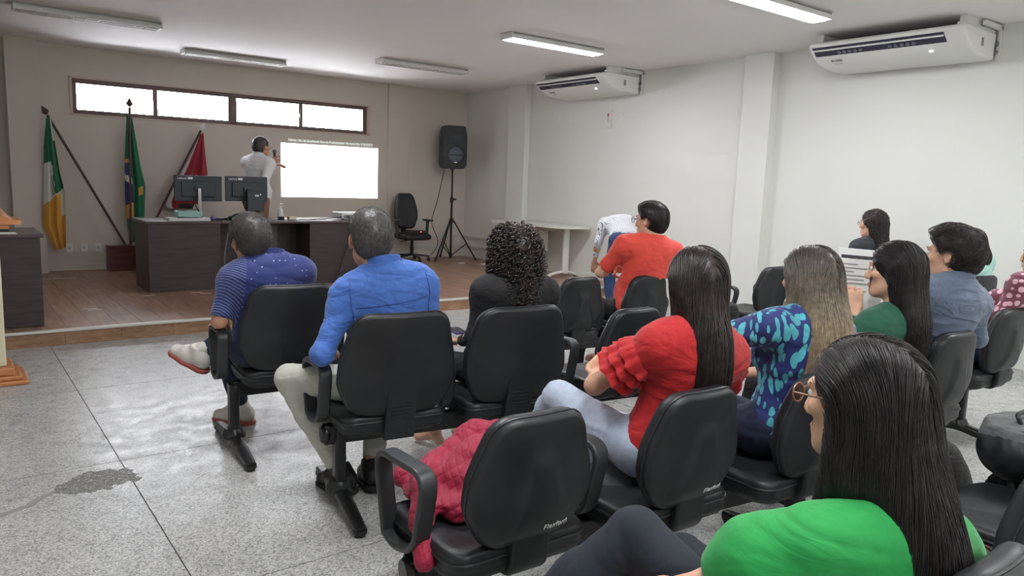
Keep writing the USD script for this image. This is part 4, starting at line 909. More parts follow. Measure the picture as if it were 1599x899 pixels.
def person(label, base, yaw, pelvis, neck, head, hy, hp=0, hr=0, sex='m', skin='tan', vox=.0085, arms=None, legs=None, hands=None, sleeve=1.0, shirt=None, trousers=None, shoes=None,
           hair=None, belly=0.0, sw=None, sh=None, scale=1.0, glasses=None, collar=None, folds_amp=.006, seed=1, shirt_hem=None, shirt_split=None, name='person', jaw=1.0, sock=None, trouser_end=1.0, extra_shirt=None, group=None, bust=1.0, hscale=1.0):
    """a clothed figure; all points are in the room's coordinates, base is the spot on the floor below it.
    arms: {'L': (elbow, wrist), 'R': ...}; legs: {'L': (knee, ankle, toe yaw, toe pitch)}"""
    B = np.array([base[0], base[1], base[2] if len(base) > 2 else 0.0]); W = lambda p: np.asarray(p, float) - B
    t = thing(name, label, 'person', B, 0, group)
    Pv, Nk, Hc = W(pelvis), W(neck), W(head)
    up = Nk - Pv; TL = np.linalg.norm(up); up /= TL
    right = rotz(yaw) @ np.array([1., 0, 0]); right -= up * (right @ up); right /= np.linalg.norm(right); fwd = np.cross(up, right); R = np.stack([right, fwd, up], 1)
    f = sex == 'f'; sw = sw or (.165 if f else .19); b = scale * (.90 if f else 1.0)
    ts = TL / .50
    S = {'L': Nk + R @ np.array([-sw, .0, -.055]), 'R': Nk + R @ np.array([sw, .0, -.055])}
    if sh:
        for k in sh: S[k] = S[k] + np.array(sh[k])
    HR = rotz(hy) @ rotx(-hp) @ roty(hr)
    hs = (.97 if f else 1.07) * hscale
    H = lambda x, y, z: Hc + HR @ (np.array([x, y, z]) * hs)
    hip = {'L': Pv + R @ np.array([-.09, .0, -.01]), 'R': Pv + R @ np.array([.09, .0, -.01])}
    pts = [Pv, Nk, Hc] + [W(p) for a in (arms or {}).values() for p in a[:2]] + [W(p) for a in (legs or {}).values() for p in a[:2]]
    lo, hi = np.min(pts, 0) - .27, np.max(pts, 0) + .27
    lo[2] = max(lo[2], -.02)
    # ---- torso pieces, used by the body (e = 0) and the shirt (e > 0)
    def torso(Fd, e, k=.05, low=True):
        T = lambda x, y, z: Pv + R @ np.array([x, y, z * ts])
        if low: Fd.ell(T(0, -.02, .03), np.array((.165 + .012 * f, .115, .115)) * b + e, R, k)
        Fd.ell(T(0, -.005 + belly * .3, .17), np.array((.138 - .012 * f, .098 + belly * .6, .14 * ts)) * b + e, R, k)
        if belly: Fd.ell(T(0, .05 + belly * .6, .11), np.array((.13, .085 + belly, .12)) * b + e, R, k)
        Fd.ell(T(0, -.012, .33), np.array((.158 - .014 * f, .105, .17 * ts)) * b + e, R, k)
        if f:
            for s in (-1, 1): Fd.ell(T(s * .07, .085, .30), np.array((.068, .058, .068)) * b * bust + e * .7, R, .04)
        for s, q in S.items(): Fd.cap(q + R @ np.array([0, 0, -.005]), Nk + R @ np.array([(-.05 if s == 'L' else .05), -.012, -.045]), .052 * b + e, .062 * b + e, k)
        for s in (-1, 1): Fd.cap(Nk + R @ np.array([s * .03, -.015, .02]), Nk + R @ np.array([s * .13, -.012, -.035]), .040 * b + e * .7, .045 * b + e, k)
        Fd.ell(T(0, -.05, .40), np.array((.12, .055, .10)) * b + e, R, k)
    # ---- body: one continuous surface
    F = Field(lo, hi, vox)
    torso(F, -.004, .05)
    nb = Nk + R @ np.array([0, -.015, -.04]); F.cap(nb, H(0, -.022, -.055), (.056 if f else .066) * b, .050 if f else .058, .035)
    E = {}
    for s in (arms or {}):
        e, w = W(arms[s][0]), W(arms[s][1]); E[s] = (e, w)
        F.cap(S[s], e, .046 * b, .037 * b, .03); F.cap(e, e + (w - e) * .35, .037 * b, .038 * b, .02); F.cap(e + (w - e) * .3, w, .038 * b, .025 * b, .02)
    for s in (legs or {}):
        kn, an = W(legs[s][0]), W(legs[s][1]); yw, pt = legs[s][2], legs[s][3]
        F.cap(hip[s], kn, .078 * b, .050 * b, .04); F.cap(kn, kn + (an - kn) * .35, .048 * b, .050 * b, .02); F.cap(kn + (an - kn) * .3, an, .050 * b, .034 * b, .02)
        if shoes: continue
        fd = rotz(yw) @ rotx(pt) @ np.array([0, 1., 0]); F.cap(an + np.array((0, 0, -.01)), an + fd * .15 + rotz(yw) @ rotx(pt) @ np.array([0, 0, -.045]), .035, .026, .02)
        F.cap(an, an - fd * .045 + rotz(yw) @ rotx(pt) @ np.array([0, 0, -.04]), .03, .028, .02)
    # hands: palm and five fingers
    for s in (hands or {}):
        if s not in E: continue
        e, w = E[s]; pd, pn, cu = [np.asarray(q, float) if np.ndim(q) else q for q in hands[s]]      # pointing, palm normal, curl
        pd = pd / np.linalg.norm(pd); pn = pn - pd * (pn @ pd); pn /= np.linalg.norm(pn); sd = np.cross(pn, pd) * (1 if s == 'R' else -1)  # towards the thumb
        g = .92 if f else 1.0
        for q in (-.026, -.009, .009, .026): F.cap(w + pd * .012 + sd * q * .7 * g, w + pd * .085 * g + sd * q * 1.15 * g, .014 * g, .0125 * g, .012)
        for q, L in zip((.030, .010, -.010, -.029), (.072, .080, .074, .058)):
            p0 = w + pd * .088 * g + sd * q * 1.1 * g; d = pd
            for j, seg in enumerate((.45, .32, .23)):
                a = math.radians(cu * (.6, 1.0, .8)[j]); d = d * math.cos(a) + pn * math.sin(a); dn = d / np.linalg.norm(d); p1 = p0 + dn * L * seg * g
                F.cap(p0, p1, (.0098, .0092, .0086)[j] * g, (.0092, .0086, .0080)[j] * g, .004); p0 = p1
                pn_ = pn
        p0 = w + pd * .02 + sd * .028 * g; d = pd * .55 + sd * .75 + pn * .25; d /= np.linalg.norm(d)
        F.cap(p0, p0 + d * .042 * g, .014 * g, .0115 * g, .01); d2 = pd * .85 + sd * .25 + pn * .4; d2 /= np.linalg.norm(d2); F.cap(p0 + d * .042 * g, p0 + d * .042 * g + d2 * .032 * g, .0112 * g, .009 * g, .005)
    # head
    F.ell(H(0, -.016, .030), np.array((.076, .096, .084)) * hs, HR, .02)
    F.ell(H(0, .022, -.030), np.array((.060, .070, .082)) * hs, HR, .03)
    F.cap(H(0, .020, -.07), H(0, .066, -.092), .044 * hs * jaw, .026 * hs * jaw, .03)
    for s in (-1, 1):
        F.cap(H(s * .046 * jaw, .004, -.058), H(s * .018, .068, -.094), .018, .016, .025); F.ell(H(s * .042, .066, -.012), np.array((.022, .02, .018)), HR, .02)
    F.cap(H(-.030, .083, .030), H(.030, .083, .030), .013, .013, .02)
    F.cap(H(0, .092, .014), H(0, .106, -.026), .0075, .0125, .012)
    for s in (-1, 1): F.ell(H(s * .011, .098, -.032), (.008, .010, .008), HR, .008)
    for s in (-1, 1): F.ell(H(s * .031, .098, .012), (.016, .014, .011), HR, .012, sub=True)
    F.cap(H(-.017, .087, -.060), H(.017, .087, -.060), .0085, .0085, .012); F.cap(H(-.014, .085, -.070), H(.014, .085, -.070), .0085, .0085, .008)
    F.cap(H(-.022, .098, -.0645), H(.022, .098, -.0645), .003, .003, .004, sub=True)
    for s in (-1, 1):
        er = HR @ rotz(s * -22) @ rotx(8)
        F.ell(H(s * .078, -.012, -.004), np.array((.009, .019, .031)), er, .006); F.ell(H(s * .088, -.006, -.002), np.array((.008, .011, .018)), er, .006, sub=True); F.ell(H(s * .076, -.004, -.026), (.008, .009, .010), None, .006)
    body = biggest(F.mesh())
    part(t, 'body', body, M['skin_' + skin], smooth=True)
    for s in (-1, 1):
        ey = trimesh.creation.icosphere(2, .0118 * hs); ey.apply_translation(H(s * .031, .0815, .012)); e_ = part(t, 'eye', ey, M['eye_white'], smooth=True)
        ir = trimesh.creation.icosphere(2, .0062); ir.apply_translation(H(s * .031, .0885, .012)); part(e_, 'iris', ir, M['iris'], smooth=True)
    part(t, 'lips', [tube([H(-.021, .089, -.0635), H(-.010, .0965, -.0605), H(0, .0975, -.0615), H(.010, .0965, -.0605), H(.021, .089, -.0635)], np.array([.001, .0042, .0046, .0042, .001]), 8), tube([H(-.019, .0885, -.0655), H(-.008, .0945, -.0695), H(.008, .0945, -.0695), H(.019, .0885, -.0655)], np.array([.001, .0048, .0048, .001]), 8)], M['lip'], smooth=True) if vox < .012 else None
    # ---- shirt
    if shirt:
        FS = Field(lo, hi, vox); torso(FS, .016, .07)
        hem = shirt_hem if shirt_hem is not None else -.085
        FS.cut(lambda p: -((p - Pv) @ up) + hem)
        for s in E:
            e, w = E[s]
            if sleeve > 1:
                q = min(sleeve - 1, 1); FS.cap(S[s], e, .058 * b, .049 * b, .07); FS.cap(e, e + (w - e) * q, .048 * b, .048 * b - .014 * q, .03)
            elif sleeve > 0:
                q = S[s] + (e - S[s]) * sleeve; dd = (q - S[s]) / (np.linalg.norm(q - S[s]) + 1e-9)
                FS.cap(S[s], q + dd * .05, .060 * b, .058 * b, .07)
                FS.join(q + dd * .06 - .08, q + dd * .06 + .08, lambda p, q=q, dd=dd: np.maximum(-((p - q) @ dd), np.linalg.norm(p - q - dd * .06, axis=-1) - .085), .008, sub=True)
            else:
                pass
        if extra_shirt: extra_shirt(FS, W, R, Pv, Nk, S, E)
        # neck opening
        nkr = .070 if f else .075
        FS.join(Nk - .1, Nk + .14, lambda p: np.maximum(np.linalg.norm((p - Nk - R @ np.array([0, .012, 0])) - ((p - Nk) @ up)[..., None] * up, axis=-1) - nkr, -((p - Nk) @ up) - .005 + .3 * ((p - Nk) @ fwd)), .008, sub=True)
        sm = biggest(FS.mesh()); sm = folds(smooth_mesh(sm, 2), folds_amp, seed=seed)
        LAST.update(shirt=sm, t=t, R=R, Nk=Nk, Pv=Pv, up=up, S=S, E=E)
        if shirt_split: shirt_split(t, sm, R, Pv, Nk, S, E)
        else: part(t, 'shirt', sm, shirt, smooth=True)
        if collar:
            cm, hgt = collar; ring = []
            for lev, (rr, z) in enumerate(((.096, -.018), (.086, .022), (.078, .022 + .040 * hgt), (.073, .022 + .040 * hgt), (.076, .02), (.086, -.018))):
                aa = np.linspace(0, 2 * np.pi, 40, endpoint=False)
                ring.append([Nk + R @ np.array([rr * math.cos(q) * (1.0 if not f else .9), rr * math.sin(q) * .98 + .012, z - .030 * math.sin(q)]) for q in aa])
            V = np.array(ring).reshape(-1, 3); n_ = 40; m_ = 6
            i, j = np.meshgrid(np.arange(m_ - 1), np.arange(n_), indexing='ij'); q = np.stack([i * n_ + j, i * n_ + (j + 1) % n_, (i + 1) * n_ + (j + 1) % n_, (i + 1) * n_ + j], -1).reshape(-1, 4)
            part(t, 'collar', trimesh.Trimesh(V, np.vstack([q[:, [0, 1, 2]], q[:, [0, 2, 3]]]), process=False), cm, smooth=50)
    # ---- trousers and shoes
    if trousers and legs:
        FT = Field(lo, hi, vox * 1.1); e = .010
        FT.ell(Pv + R @ np.array([0, -.02, .02]), np.array((.165 + .012 * f, .115, .115)) * b + e, R, .04)
        FT.ell(Pv + R @ np.array([0, -.01, .10]), np.array((.150, .105, .08)) * b + e * .6, R, .04)
        FT.cut(lambda p: ((p - Pv) @ up) - .14)
        for s in legs:
            kn, an = W(legs[s][0]), W(legs[s][1]); FT.cap(hip[s], kn, .086 * b + e, .058 * b + e, .05); q = kn + (an - kn) * trouser_end
            FT.cap(kn, kn + (q - kn) * .4, .058 * b + e, .056 * b + e, .02); FT.cap(kn + (q - kn) * .4, q, .056 * b + e, .042 + e, .03)
            dd = (q - kn) / np.linalg.norm(q - kn); FT.join(q - .09, q + .09, lambda p, q=q, dd=dd: np.maximum(-((p - q) @ dd), np.linalg.norm(p - q, axis=-1) - .085), .006, sub=True)
        tm = biggest(FT.mesh()); tm = folds(smooth_mesh(tm, 2), folds_amp * .9, (9, 9, 12), seed + 40)
        part(t, 'trousers', tm, trousers, smooth=True)
    if shoes and legs:
        for s in legs:
            an = W(legs[s][1]); Rf = rotz(legs[s][2]) @ rotx(legs[s][3]); g = lambda x, y, z: an + Rf @ np.array([x, y, z]); sz = .92 if f else 1.0
            FZ = Field(an - .26, an + .26, .006)
            FZ.cap(g(0, -.045, -.042), g(0, .06, -.045), .040 * sz, .043 * sz, .03); FZ.cap(g(0, .05, -.050), g(.0, .145 * sz, -.060), .046 * sz, .038 * sz, .03); FZ.cap(g(0, .0, -.01), g(0, .07, -.03), .034, .036, .03)
            if shoes[2]: FZ.cap(g(0, -.03, -.02), g(0, .01, .03), .042, .044, .03)
            else: FZ.cap(g(0, -.035, -.03), g(0, .02, -.02), .036, .038, .02)
            FZ.cut(lambda p: -(((p - an) @ Rf)[..., 2]) - .078); FZ.cut(lambda p: (((p - an) @ Rf)[..., 2]) - (.035 if shoes[2] else -.005) - .4 * np.clip(-(((p - an) @ Rf)[..., 1]), 0, .1))
            sh_ = part(t, 'shoe', smooth_mesh(biggest(FZ.mesh()), 1), shoes[0], smooth=True)
            FZ2 = Field(an - .26, an + .26, .006); FZ2.cap(g(0, -.045, -.078), g(0, .06, -.078), .047 * sz, .049 * sz, .02); FZ2.cap(g(0, .06, -.078), g(0, .148 * sz, -.078), .050 * sz, .041 * sz, .02)
            FZ2.cut(lambda p: np.abs(((p - an) @ Rf)[..., 2] + .084) - .013); part(sh_, 'sole', biggest(FZ2.mesh()), shoes[1], smooth=True)
            if sock: part(t, 'sock', tube([g(0, 0, -.02), g(0, -.005, .02), an + (W(legs[s][0]) - an) * .2], np.array([.044, .042, .045]), 16), sock)
    # ---- hair
    if hair: hair(t, H, HR, hs, lo, hi, vox, Nk, R, Pv, W)
    for s in (-1, 1):
        if hair and vox < .012: part(t, 'eyebrow', tube([H(s * .014, .0945, .032), H(s * .03, .0925, .038), H(s * .046, .080, .034)], np.array([.003, .0035, .0012]), 6), hair.mat, smooth=True)
    if glasses:
        gm, tint, kind = glasses; gp = part(t, 'glasses', [tube([H(s * .016 + .021 * s + .022 * math.cos(a), .112 + .0, .010 + .019 * math.sin(a)) for a in np.linspace(0, 2 * np.pi, 25)], .0019, 6, caps=False) for s in (-1, 1)] + [tube([H(-.016, .113, .014), H(0, .116, .017), H(.016, .113, .014)], .0018, 6)], gm, smooth=True)
        for s in (-1, 1):
            part(gp, 'temple', tube([H(s * .059, .110, .014), H(s * .079, .06, .016), H(s * .082, -.005, .014), H(s * .080, -.022, -.004)], .0018, 6), gm, smooth=True)
            n_ = 20; ls_ = [H(s * .037, .1125, .010)] + [H(s * .037 + .0215 * math.cos(a), .112, .010 + .0185 * math.sin(a)) for a in np.linspace(0, 2 * np.pi, n_, endpoint=False)]
            part(gp, 'lens', trimesh.Trimesh(np.array(ls_), [(0, 1 + k, 1 + (k + 1) % n_) for k in range(n_)], process=False), tint, smooth=False)
    return t, H

# ---------------------------------------------------------------- hair makers
def scalp(Fd, H, HR, hs, e, face=True, low=-.075):
    Fd.ell(H(0, -.018, .036), (np.array((.079, .100, .087)) + e) * hs, HR, .02)
    Fd.ell(H(0, -.055, -.010), (np.array((.064, .055, .065)) + e) * hs, HR, .03)
def local(p, H, HR, hs): return (p - H(0, 0, 0)) @ HR / hs
class ShortHair:
    def __init__(s, mat, e=.010, thin=0.0, n=1500, length=.03, line=.070, seed=3, width=.0012, top=0.0, strands=True, messy=.35): s.messy = messy; s.mat, s.e, s.thin, s.n, s.length, s.line, s.seed, s.width, s.top, s.on = mat, e, thin, n, length, line, seed, width, top, strands
    def __call__(s, t, H, HR, hs, lo, hi, vox, Nk, R, Pv, W):
        c = H(0, 0, 0); F = Field(c - .17, c + .17, min(vox, .0055)); scalp(F, H, HR, hs, s.e)
        if s.top: F.ell(H(0, .02, .085), np.array((.062, .085, .035 + s.top)), HR, .03)
        def cut(p):
            q = local(p, H, HR, hs); x, y, z = q[..., 0], q[..., 1], q[..., 2]
            face = (y - (s.line + .25 * (z - .06))) * .9                       # forehead line
            temple = np.where(z < .045, y - .030 - .35 * np.clip(z, -.1, .045), -1)  # sideburn line in front of the ear
            nape = -(z + .072) + np.clip(y + .03, 0, 1) * 1.6                     # below: from the nape up round the ear
            ear = .034 - np.sqrt((np.abs(x) - .085) ** 2 * .4 + (y + .008) ** 2 + (z + .006) ** 2)
            return np.maximum(np.maximum(face, temple), np.maximum(nape, ear)).astype(np.float32) * .8
        F.cut(cut); m = smooth_mesh(biggest(F.mesh()), 1)
        m = folds(m, .0025, (38, 38, 38), s.seed, False)
        part(t, 'hair', m, s.mat, smooth=True)
        if not s.on: return
        rr = np.random.default_rng(s.seed); p, fi = trimesh.sample.sample_surface(m, s.n, seed=s.seed); nrm = m.face_normals[fi]
        q = local(p, H, HR, hs); out = ((nrm * (p - c)).sum(1) > 0) & ~((q[:, 1] > .015) & (q[:, 2] < .06)) & ~((np.abs(q[:, 0]) > .06) & (q[:, 2] < .03) & (q[:, 1] > -.035)); p = p[out]
        strands(t, 'hair_strand', F, p, s.length, s.mat, s.width, 6, (.001, .005 + .009 * (s.messy > .5)), seed=s.seed, jitter=s.messy)
class LongHair:
    """straight or wavy hair: shape(F, H, W) adds the hanging mass to the cap"""
    def __init__(s, mat, shape, n=2500, length=.4, e=.014, width=.0022, curl=0.0, curl_len=.022, seed=5, face=(.062, .085, .105), fy=.105, fz=-.02, part_x=0.0, hem=None, off=(.001, .007), steps=26, jitter=.08, cut=None, top_only=False, solid=True, drop=.0):
        s.__dict__.update(locals())
    def __call__(s, t, H, HR, hs, lo, hi, vox, Nk, R, Pv, W):
        c = H(0, 0, 0); l2 = np.minimum(lo, c - .3); h2 = np.maximum(hi, c + .25); l2[2] = max(c[2] - .75, -.1); l2[:2] = c[:2] - .36; h2[:2] = c[:2] + .36; h2[2] = c[2] + .2
        F = Field(l2, h2, min(vox, .007)); scalp(F, H, HR, hs, s.e); s.shape(F, H, Nk, R, Pv)
        def cut(p):
            q = local(p, H, HR, hs); k = q - np.array((0, s.fy, s.fz)); r = np.array(s.face); k0 = np.linalg.norm(k / r, axis=-1); k1 = np.linalg.norm(k / (r * r), axis=-1)
            return -(k0 * (k0 - 1) / np.maximum(k1, 1e-6)) 
        F.cut(cut)
        if s.cut: F.cut(lambda p: s.cut(p, H, W))
        m = smooth_mesh(biggest(F.mesh()), 2)
        rr = np.random.default_rng(s.seed)
        part(t, 'hair', folds(m, .0014 if not s.curl else .012, (22, 22, 5) if not s.curl else (45, 45, 45), s.seed, False), s.mat, smooth=True)
        p, fi = trimesh.sample.sample_surface(m, s.n * 3, seed=s.seed); z = local(p, H, HR, hs)[:, 2]
        w = np.clip((z + .25) / .3, .12, 1) if not s.curl else np.ones(len(z)); keep = rr.uniform(0, 1, len(p)) < w; p, fi = p[keep][:s.n], fi[keep][:s.n]
        q = local(p, H, HR, hs); ok = ~((q[:, 1] > .03) & (q[:, 2] < .07)); p, fi = p[ok], fi[ok]
        Ls = np.clip((p[:, 2] - (c[2] - s.hem)) * 1.18 + .03, .05, s.length)
        def flow(P):
            q = local(P, H, HR, hs); top = np.clip((q[:, 2] - .03) / .06, 0, 1)[:, None]
            side = np.sign(q[:, :1] - s.part_x) * np.array([[1.0, 0, 0]]) + np.array([[0, -.9, 0]])
            fc = (np.clip((q[:, 1] - .005) / .05, 0, 1) * np.clip((q[:, 2] + .16) / .05, 0, 1))[:, None]; away = np.concatenate([np.sign(q[:, :1]) * .9, np.full_like(q[:, :1], -1.8), 0 * q[:, :1]], 1)
            return (side @ HR.T) * top * 1.6 + (away @ HR.T) * fc
        strands(t, 'hair_strand', F, p, Ls, s.mat, s.width, s.steps, s.off, curl=s.curl, curl_len=s.curl_len, seed=s.seed, jitter=s.jitter, flow=flow)
# ================================================================ the people
def weave(name, c, rough=.75, var=.06, sheen=.15, vscale=16, crease=.010):
    """plain cloth: fine weave and soft creases as relief only"""
    lo, hi = (tuple(np.clip(np.array(c) * k, 0, 1)) for k in (1 - var, 1 + var))
    return usdkit.material(stage, '/World/Looks/' + name, {'p': ('principled_bsdf', {'roughness': rough, 'sheen_weight': sheen}), 'tc': ('texture_coordinate', {}), 'n': ('noise_texture', {'scale': vscale, 'detail': 4.0}), 'r': ('rgb_ramp', {'ramp': [(.3, lo), (.7, hi)]}),
        'map': ('mapping', {'scale': (1, 1, 1.9), 'rotation': (.2, .35, 0)}), 'w': ('noise_texture', {'scale': 7.0, 'detail': 3.0, 'roughness': .45, 'distortion': 1.6}), 'b': ('bump', {'strength': .8, 'distance': crease}), 'f': ('noise_texture', {'scale': 700.0}), 'b2': ('bump', {'strength': .4, 'distance': .0006})},
        [('tc.object', 'n.vector'), ('n.fac', 'r.fac'), ('r.color', 'p.base_color'), ('tc.object', 'map.vector'), ('map.vector', 'w.vector'), ('w.fac', 'b.height'), ('tc.object', 'f.vector'), ('f.fac', 'b2.height'), ('b.normal', 'b2.normal'), ('b2.normal', 'p.normal')], surface='p.BSDF')
def denim(name, c): return material(name, c, .8, var=.10, vscale=60, sheen=.06, bump=.0008, bscale=900, stretch=(1, 1, .35))
M['polo_blue'] = weave('polo_navy', srgb(30, 44, 106)); M['blue_shirt'] = weave('blue_shirt', srgb(66, 108, 186), crease=.018); M['blue_seam'] = weave('blue_seam', srgb(44, 80, 150)); M['black_knit'] = weave('black_knit', srgb(16, 17, 20), sheen=.02); M['orange_tee'] = weave('orange_tee', srgb(228, 76, 62), var=.05)
M['red_blouse'] = weave('red_blouse', srgb(176, 18, 24), crease=.012); M['green_blouse'] = weave('green_blouse', srgb(16, 146, 64), crease=.006); M['green_seam'] = weave('green_seam', srgb(10, 104, 46)); M['dark_green'] = weave('dark_green', srgb(24, 88, 66)); M['grey_shirt'] = weave('grey_blue_shirt', srgb(98, 112, 134), crease=.022)
M['grey_seam'] = weave('grey_seam', srgb(70, 82, 100)); M['mint_shirt'] = weave('mint_shirt', srgb(170, 216, 206), var=.04); M['dark_suit'] = weave('dark_jacket', srgb(34, 38, 46)); M['white_shirt'] = weave('white_shirt', srgb(240, 239, 242), var=.02); M['khaki'] = weave('khaki', srgb(128, 100, 80)); M['light_grey'] = weave('light_grey_trousers', srgb(190, 190, 180), var=.05)
M['denim_dark'] = denim('denim_dark', srgb(20, 29, 42)); M['denim_navy'] = denim('denim_navy', srgb(30, 38, 66)); M['denim_light'] = denim('denim_light', srgb(176, 188, 208)); M['denim_blue'] = denim('denim_blue', srgb(34, 56, 96)); M['black_cloth'] = weave('black_cloth', srgb(17, 17, 20), sheen=.02)
M['shoe_white'] = material('shoe_white', srgb(220, 216, 208), .5); M['shoe_black'] = material('shoe_black', srgb(24, 24, 26), .5); M['sole_white'] = material('sole_white', srgb(214, 208, 198), .6); M['sole_red'] = material('sole_red', srgb(176, 86, 76), .6); M['sole_black'] = material('sole_black', srgb(18, 18, 18), .7); M['shoe_brown'] = material('shoe_brown', srgb(120, 66, 46), .5); M['gold'] = material('gold', srgb(212, 176, 110), .25, metal=1.0); M['tortoise'] = material('tortoise', srgb(120, 78, 34), .3)
M['rose_metal'] = material('rose_metal', srgb(176, 140, 120), .25, metal=.8)
M['tinted_lens'] = usdkit.material(stage, '/World/Looks/tinted_lens', {'t': ('transparent_bsdf', {'color': (.62, .45, .42)}), 'g': ('glossy_bsdf', {'roughness': .03}), 'f': ('fresnel', {'IOR': 1.5}), 'm': ('mix_closure', {})}, [('f.fac', 'm.fac'), ('t.BSDF', 'm.closure1'), ('g.BSDF', 'm.closure2')], surface='m.closure')
def pattern(name, base, mark, kind):
    nodes = {'p': ('principled_bsdf', {'roughness': .7, 'sheen_weight': .2}), 'tc': ('texture_coordinate', {}), 'mx': ('mix_color', {'a': base, 'b': mark}), 'mr': ('map_range', {'clamp': True})}
    L = [('mx.result', 'p.base_color')]
    if kind == 'stripes':      # thin slanting stripes
        nodes['map'] = ('mapping', {'rotation': (math.radians(35), math.radians(-38), 0)}); nodes['w'] = ('wave_texture', {'scale': 27.0, 'bands_direction': 'z'}); nodes['mr'] = ('map_range', {'from_min': .80, 'from_max': .92, 'clamp': True})
        L += [('tc.object', 'map.vector'), ('map.vector', 'w.vector'), ('w.fac', 'mr.value'), ('mr.result', 'mx.fac')]
    elif kind == 'fine':       # fine vertical pin stripes
        nodes['w'] = ('wave_texture', {'scale': 22.0, 'bands_direction': 'x'}); nodes['mr'] = ('map_range', {'from_min': .66, 'from_max': .85, 'clamp': True})
        L += [('tc.object', 'w.vector'), ('w.fac', 'mr.value'), ('mr.result', 'mx.fac')]
    elif kind in ('pin_dots', 'dots'):
        sc, a, b, rnd = (34.0, .15, .12, .2) if kind == 'pin_dots' else (22.0, .40, .35, .55)
        nodes['v'] = ('voronoi_texture', {'scale': sc, 'randomness': rnd}); nodes['mr'] = ('map_range', {'from_min': a, 'from_max': b, 'clamp': True})
        L += [('tc.object', 'v.vector'), ('v.distance', 'mr.value'), ('mr.result', 'mx.fac')]
    elif kind == 'leaves':     # long leaf shapes in two directions
        for k, rot in enumerate(((.5, .2, .7), (-.6, .4, -.8))):
            nodes[f'n{k}'] = ('noise_texture', {'scale': 5.0, 'detail': 1.0}); nodes[f'ad{k}'] = ('mix_color', {'blend_type': 'linear_light', 'fac': .05, 'use_clamp': False}); nodes[f'm{k}'] = ('mapping', {'rotation': rot, 'scale': (34, 34, 9.0), 'location': (k * 3.3, 0, k * 1.7)})
            nodes[f'v{k}'] = ('voronoi_texture', {'scale': 1.0, 'randomness': .85}); nodes[f'r{k}'] = ('map_range', {'from_min': .37, 'from_max': .34, 'clamp': True})
            L += [('tc.object', f'n{k}.vector'), ('tc.object', f'ad{k}.a'), (f'n{k}.color', f'ad{k}.b'), (f'ad{k}.result', f'm{k}.vector'), (f'm{k}.vector', f'v{k}.vector'), (f'v{k}.distance', f'r{k}.value')]
        nodes['mxx'] = ('math', {'math_type': 'maximum'}); L += [('r0.result', 'mxx.value1'), ('r1.result', 'mxx.value2'), ('mxx.value', 'mx.fac')]; nodes.pop('mr')
        nodes['vn'] = ('noise_texture', {'scale': 9.0}); nodes['rv'] = ('rgb_ramp', {'ramp': [(.35, mark), (.7, tuple(np.array(mark) * .55))]}); L += [('tc.object', 'vn.vector'), ('vn.fac', 'rv.fac'), ('rv.color', 'mx.b')]
    return usdkit.material(stage, '/World/Looks/' + name, nodes, L, surface='p.BSDF')
M['polo_stripe'] = pattern('polo_stripe', srgb(28, 40, 92), srgb(104, 116, 160), 'stripes'); M['polo_dots'] = pattern('polo_dots', srgb(30, 44, 106), srgb(140, 152, 196), 'pin_dots')
M['leaf_blouse'] = pattern('leaf_blouse', srgb(30, 44, 108), srgb(92, 200, 214), 'leaves'); M['dot_blouse'] = pattern('dot_blouse', srgb(116, 58, 78), srgb(222, 176, 190), 'dots'); M['pin_shirt'] = pattern('pin_shirt', srgb(208, 208, 214), srgb(120, 122, 136), 'fine')
HM = {'black': hairmat('hair_black', srgb(22, 18, 20), srgb(38, 32, 32), .38), 'dark': hairmat('hair_dark', srgb(28, 23, 22), srgb(52, 43, 39), .38), 'brown_tip': hairmat('hair_curly', srgb(19, 16, 16), srgb(56, 46, 40), .3),
      'grey': hairmat('hair_grey', srgb(54, 50, 49), srgb(72, 68, 66), .42, 90.0), 'salt': hairmat('hair_salt', srgb(58, 56, 55), srgb(84, 81, 79), .42, 90.0)}
M['hair_blond'] = usdkit.material(stage, '/World/Looks/hair_blond', {'p': ('principled_bsdf', {'roughness': .38, 'specular_ior_level': .5}), 'g': ('geometry', {}), 's': ('separate_xyz', {}), 'mr': ('map_range', {'from_min': 1.25, 'from_max': .85, 'clamp': True}), 'r': ('rgb_ramp', {'ramp': [(0, srgb(74, 68, 64)), (.35, srgb(112, 102, 90)), (.7, srgb(158, 142, 116)), (1, srgb(150, 130, 108))]}),
    'tc': ('texture_coordinate', {}), 'n': ('noise_texture', {'scale': 60.0}), 'hs': ('hsv', {}), 'mv': ('map_range', {'from_min': .3, 'from_max': .7, 'to_min': .65, 'to_max': 1.3})},
    [('g.position', 's.vector'), ('s.z', 'mr.value'), ('mr.result', 'r.fac'), ('tc.object', 'n.vector'), ('n.fac', 'mv.value'), ('mv.result', 'hs.value'), ('r.color', 'hs.color'), ('hs.color', 'p.base_color')], surface='p.BSDF')
HM['blond'] = M['hair_blond']

def split_sleeves(body_mat, sleeve_mat):
    def fn(t, sm, R, Pv, Nk, S, E):
        c = sm.triangles_center; rt = R[:, 0]; x = (c - Nk) @ rt; z = (c - Nk) @ R[:, 2]; sl = np.abs(x) > (.140 + .10 * np.clip(-z - .05, -.2, .35))
        for nm, mk, mat in (('shirt', ~sl, body_mat), ('sleeve', sl & (x < 0), sleeve_mat), ('sleeve', sl & (x > 0), body_mat)):
            m = trimesh.Trimesh(sm.vertices, sm.faces[mk], process=False, vertex_normals=sm.vertex_normals); m.remove_unreferenced_vertices(); part(t, nm, m, mat, smooth=True, label='striped sleeve' if mat is sleeve_mat else None)
    return fn
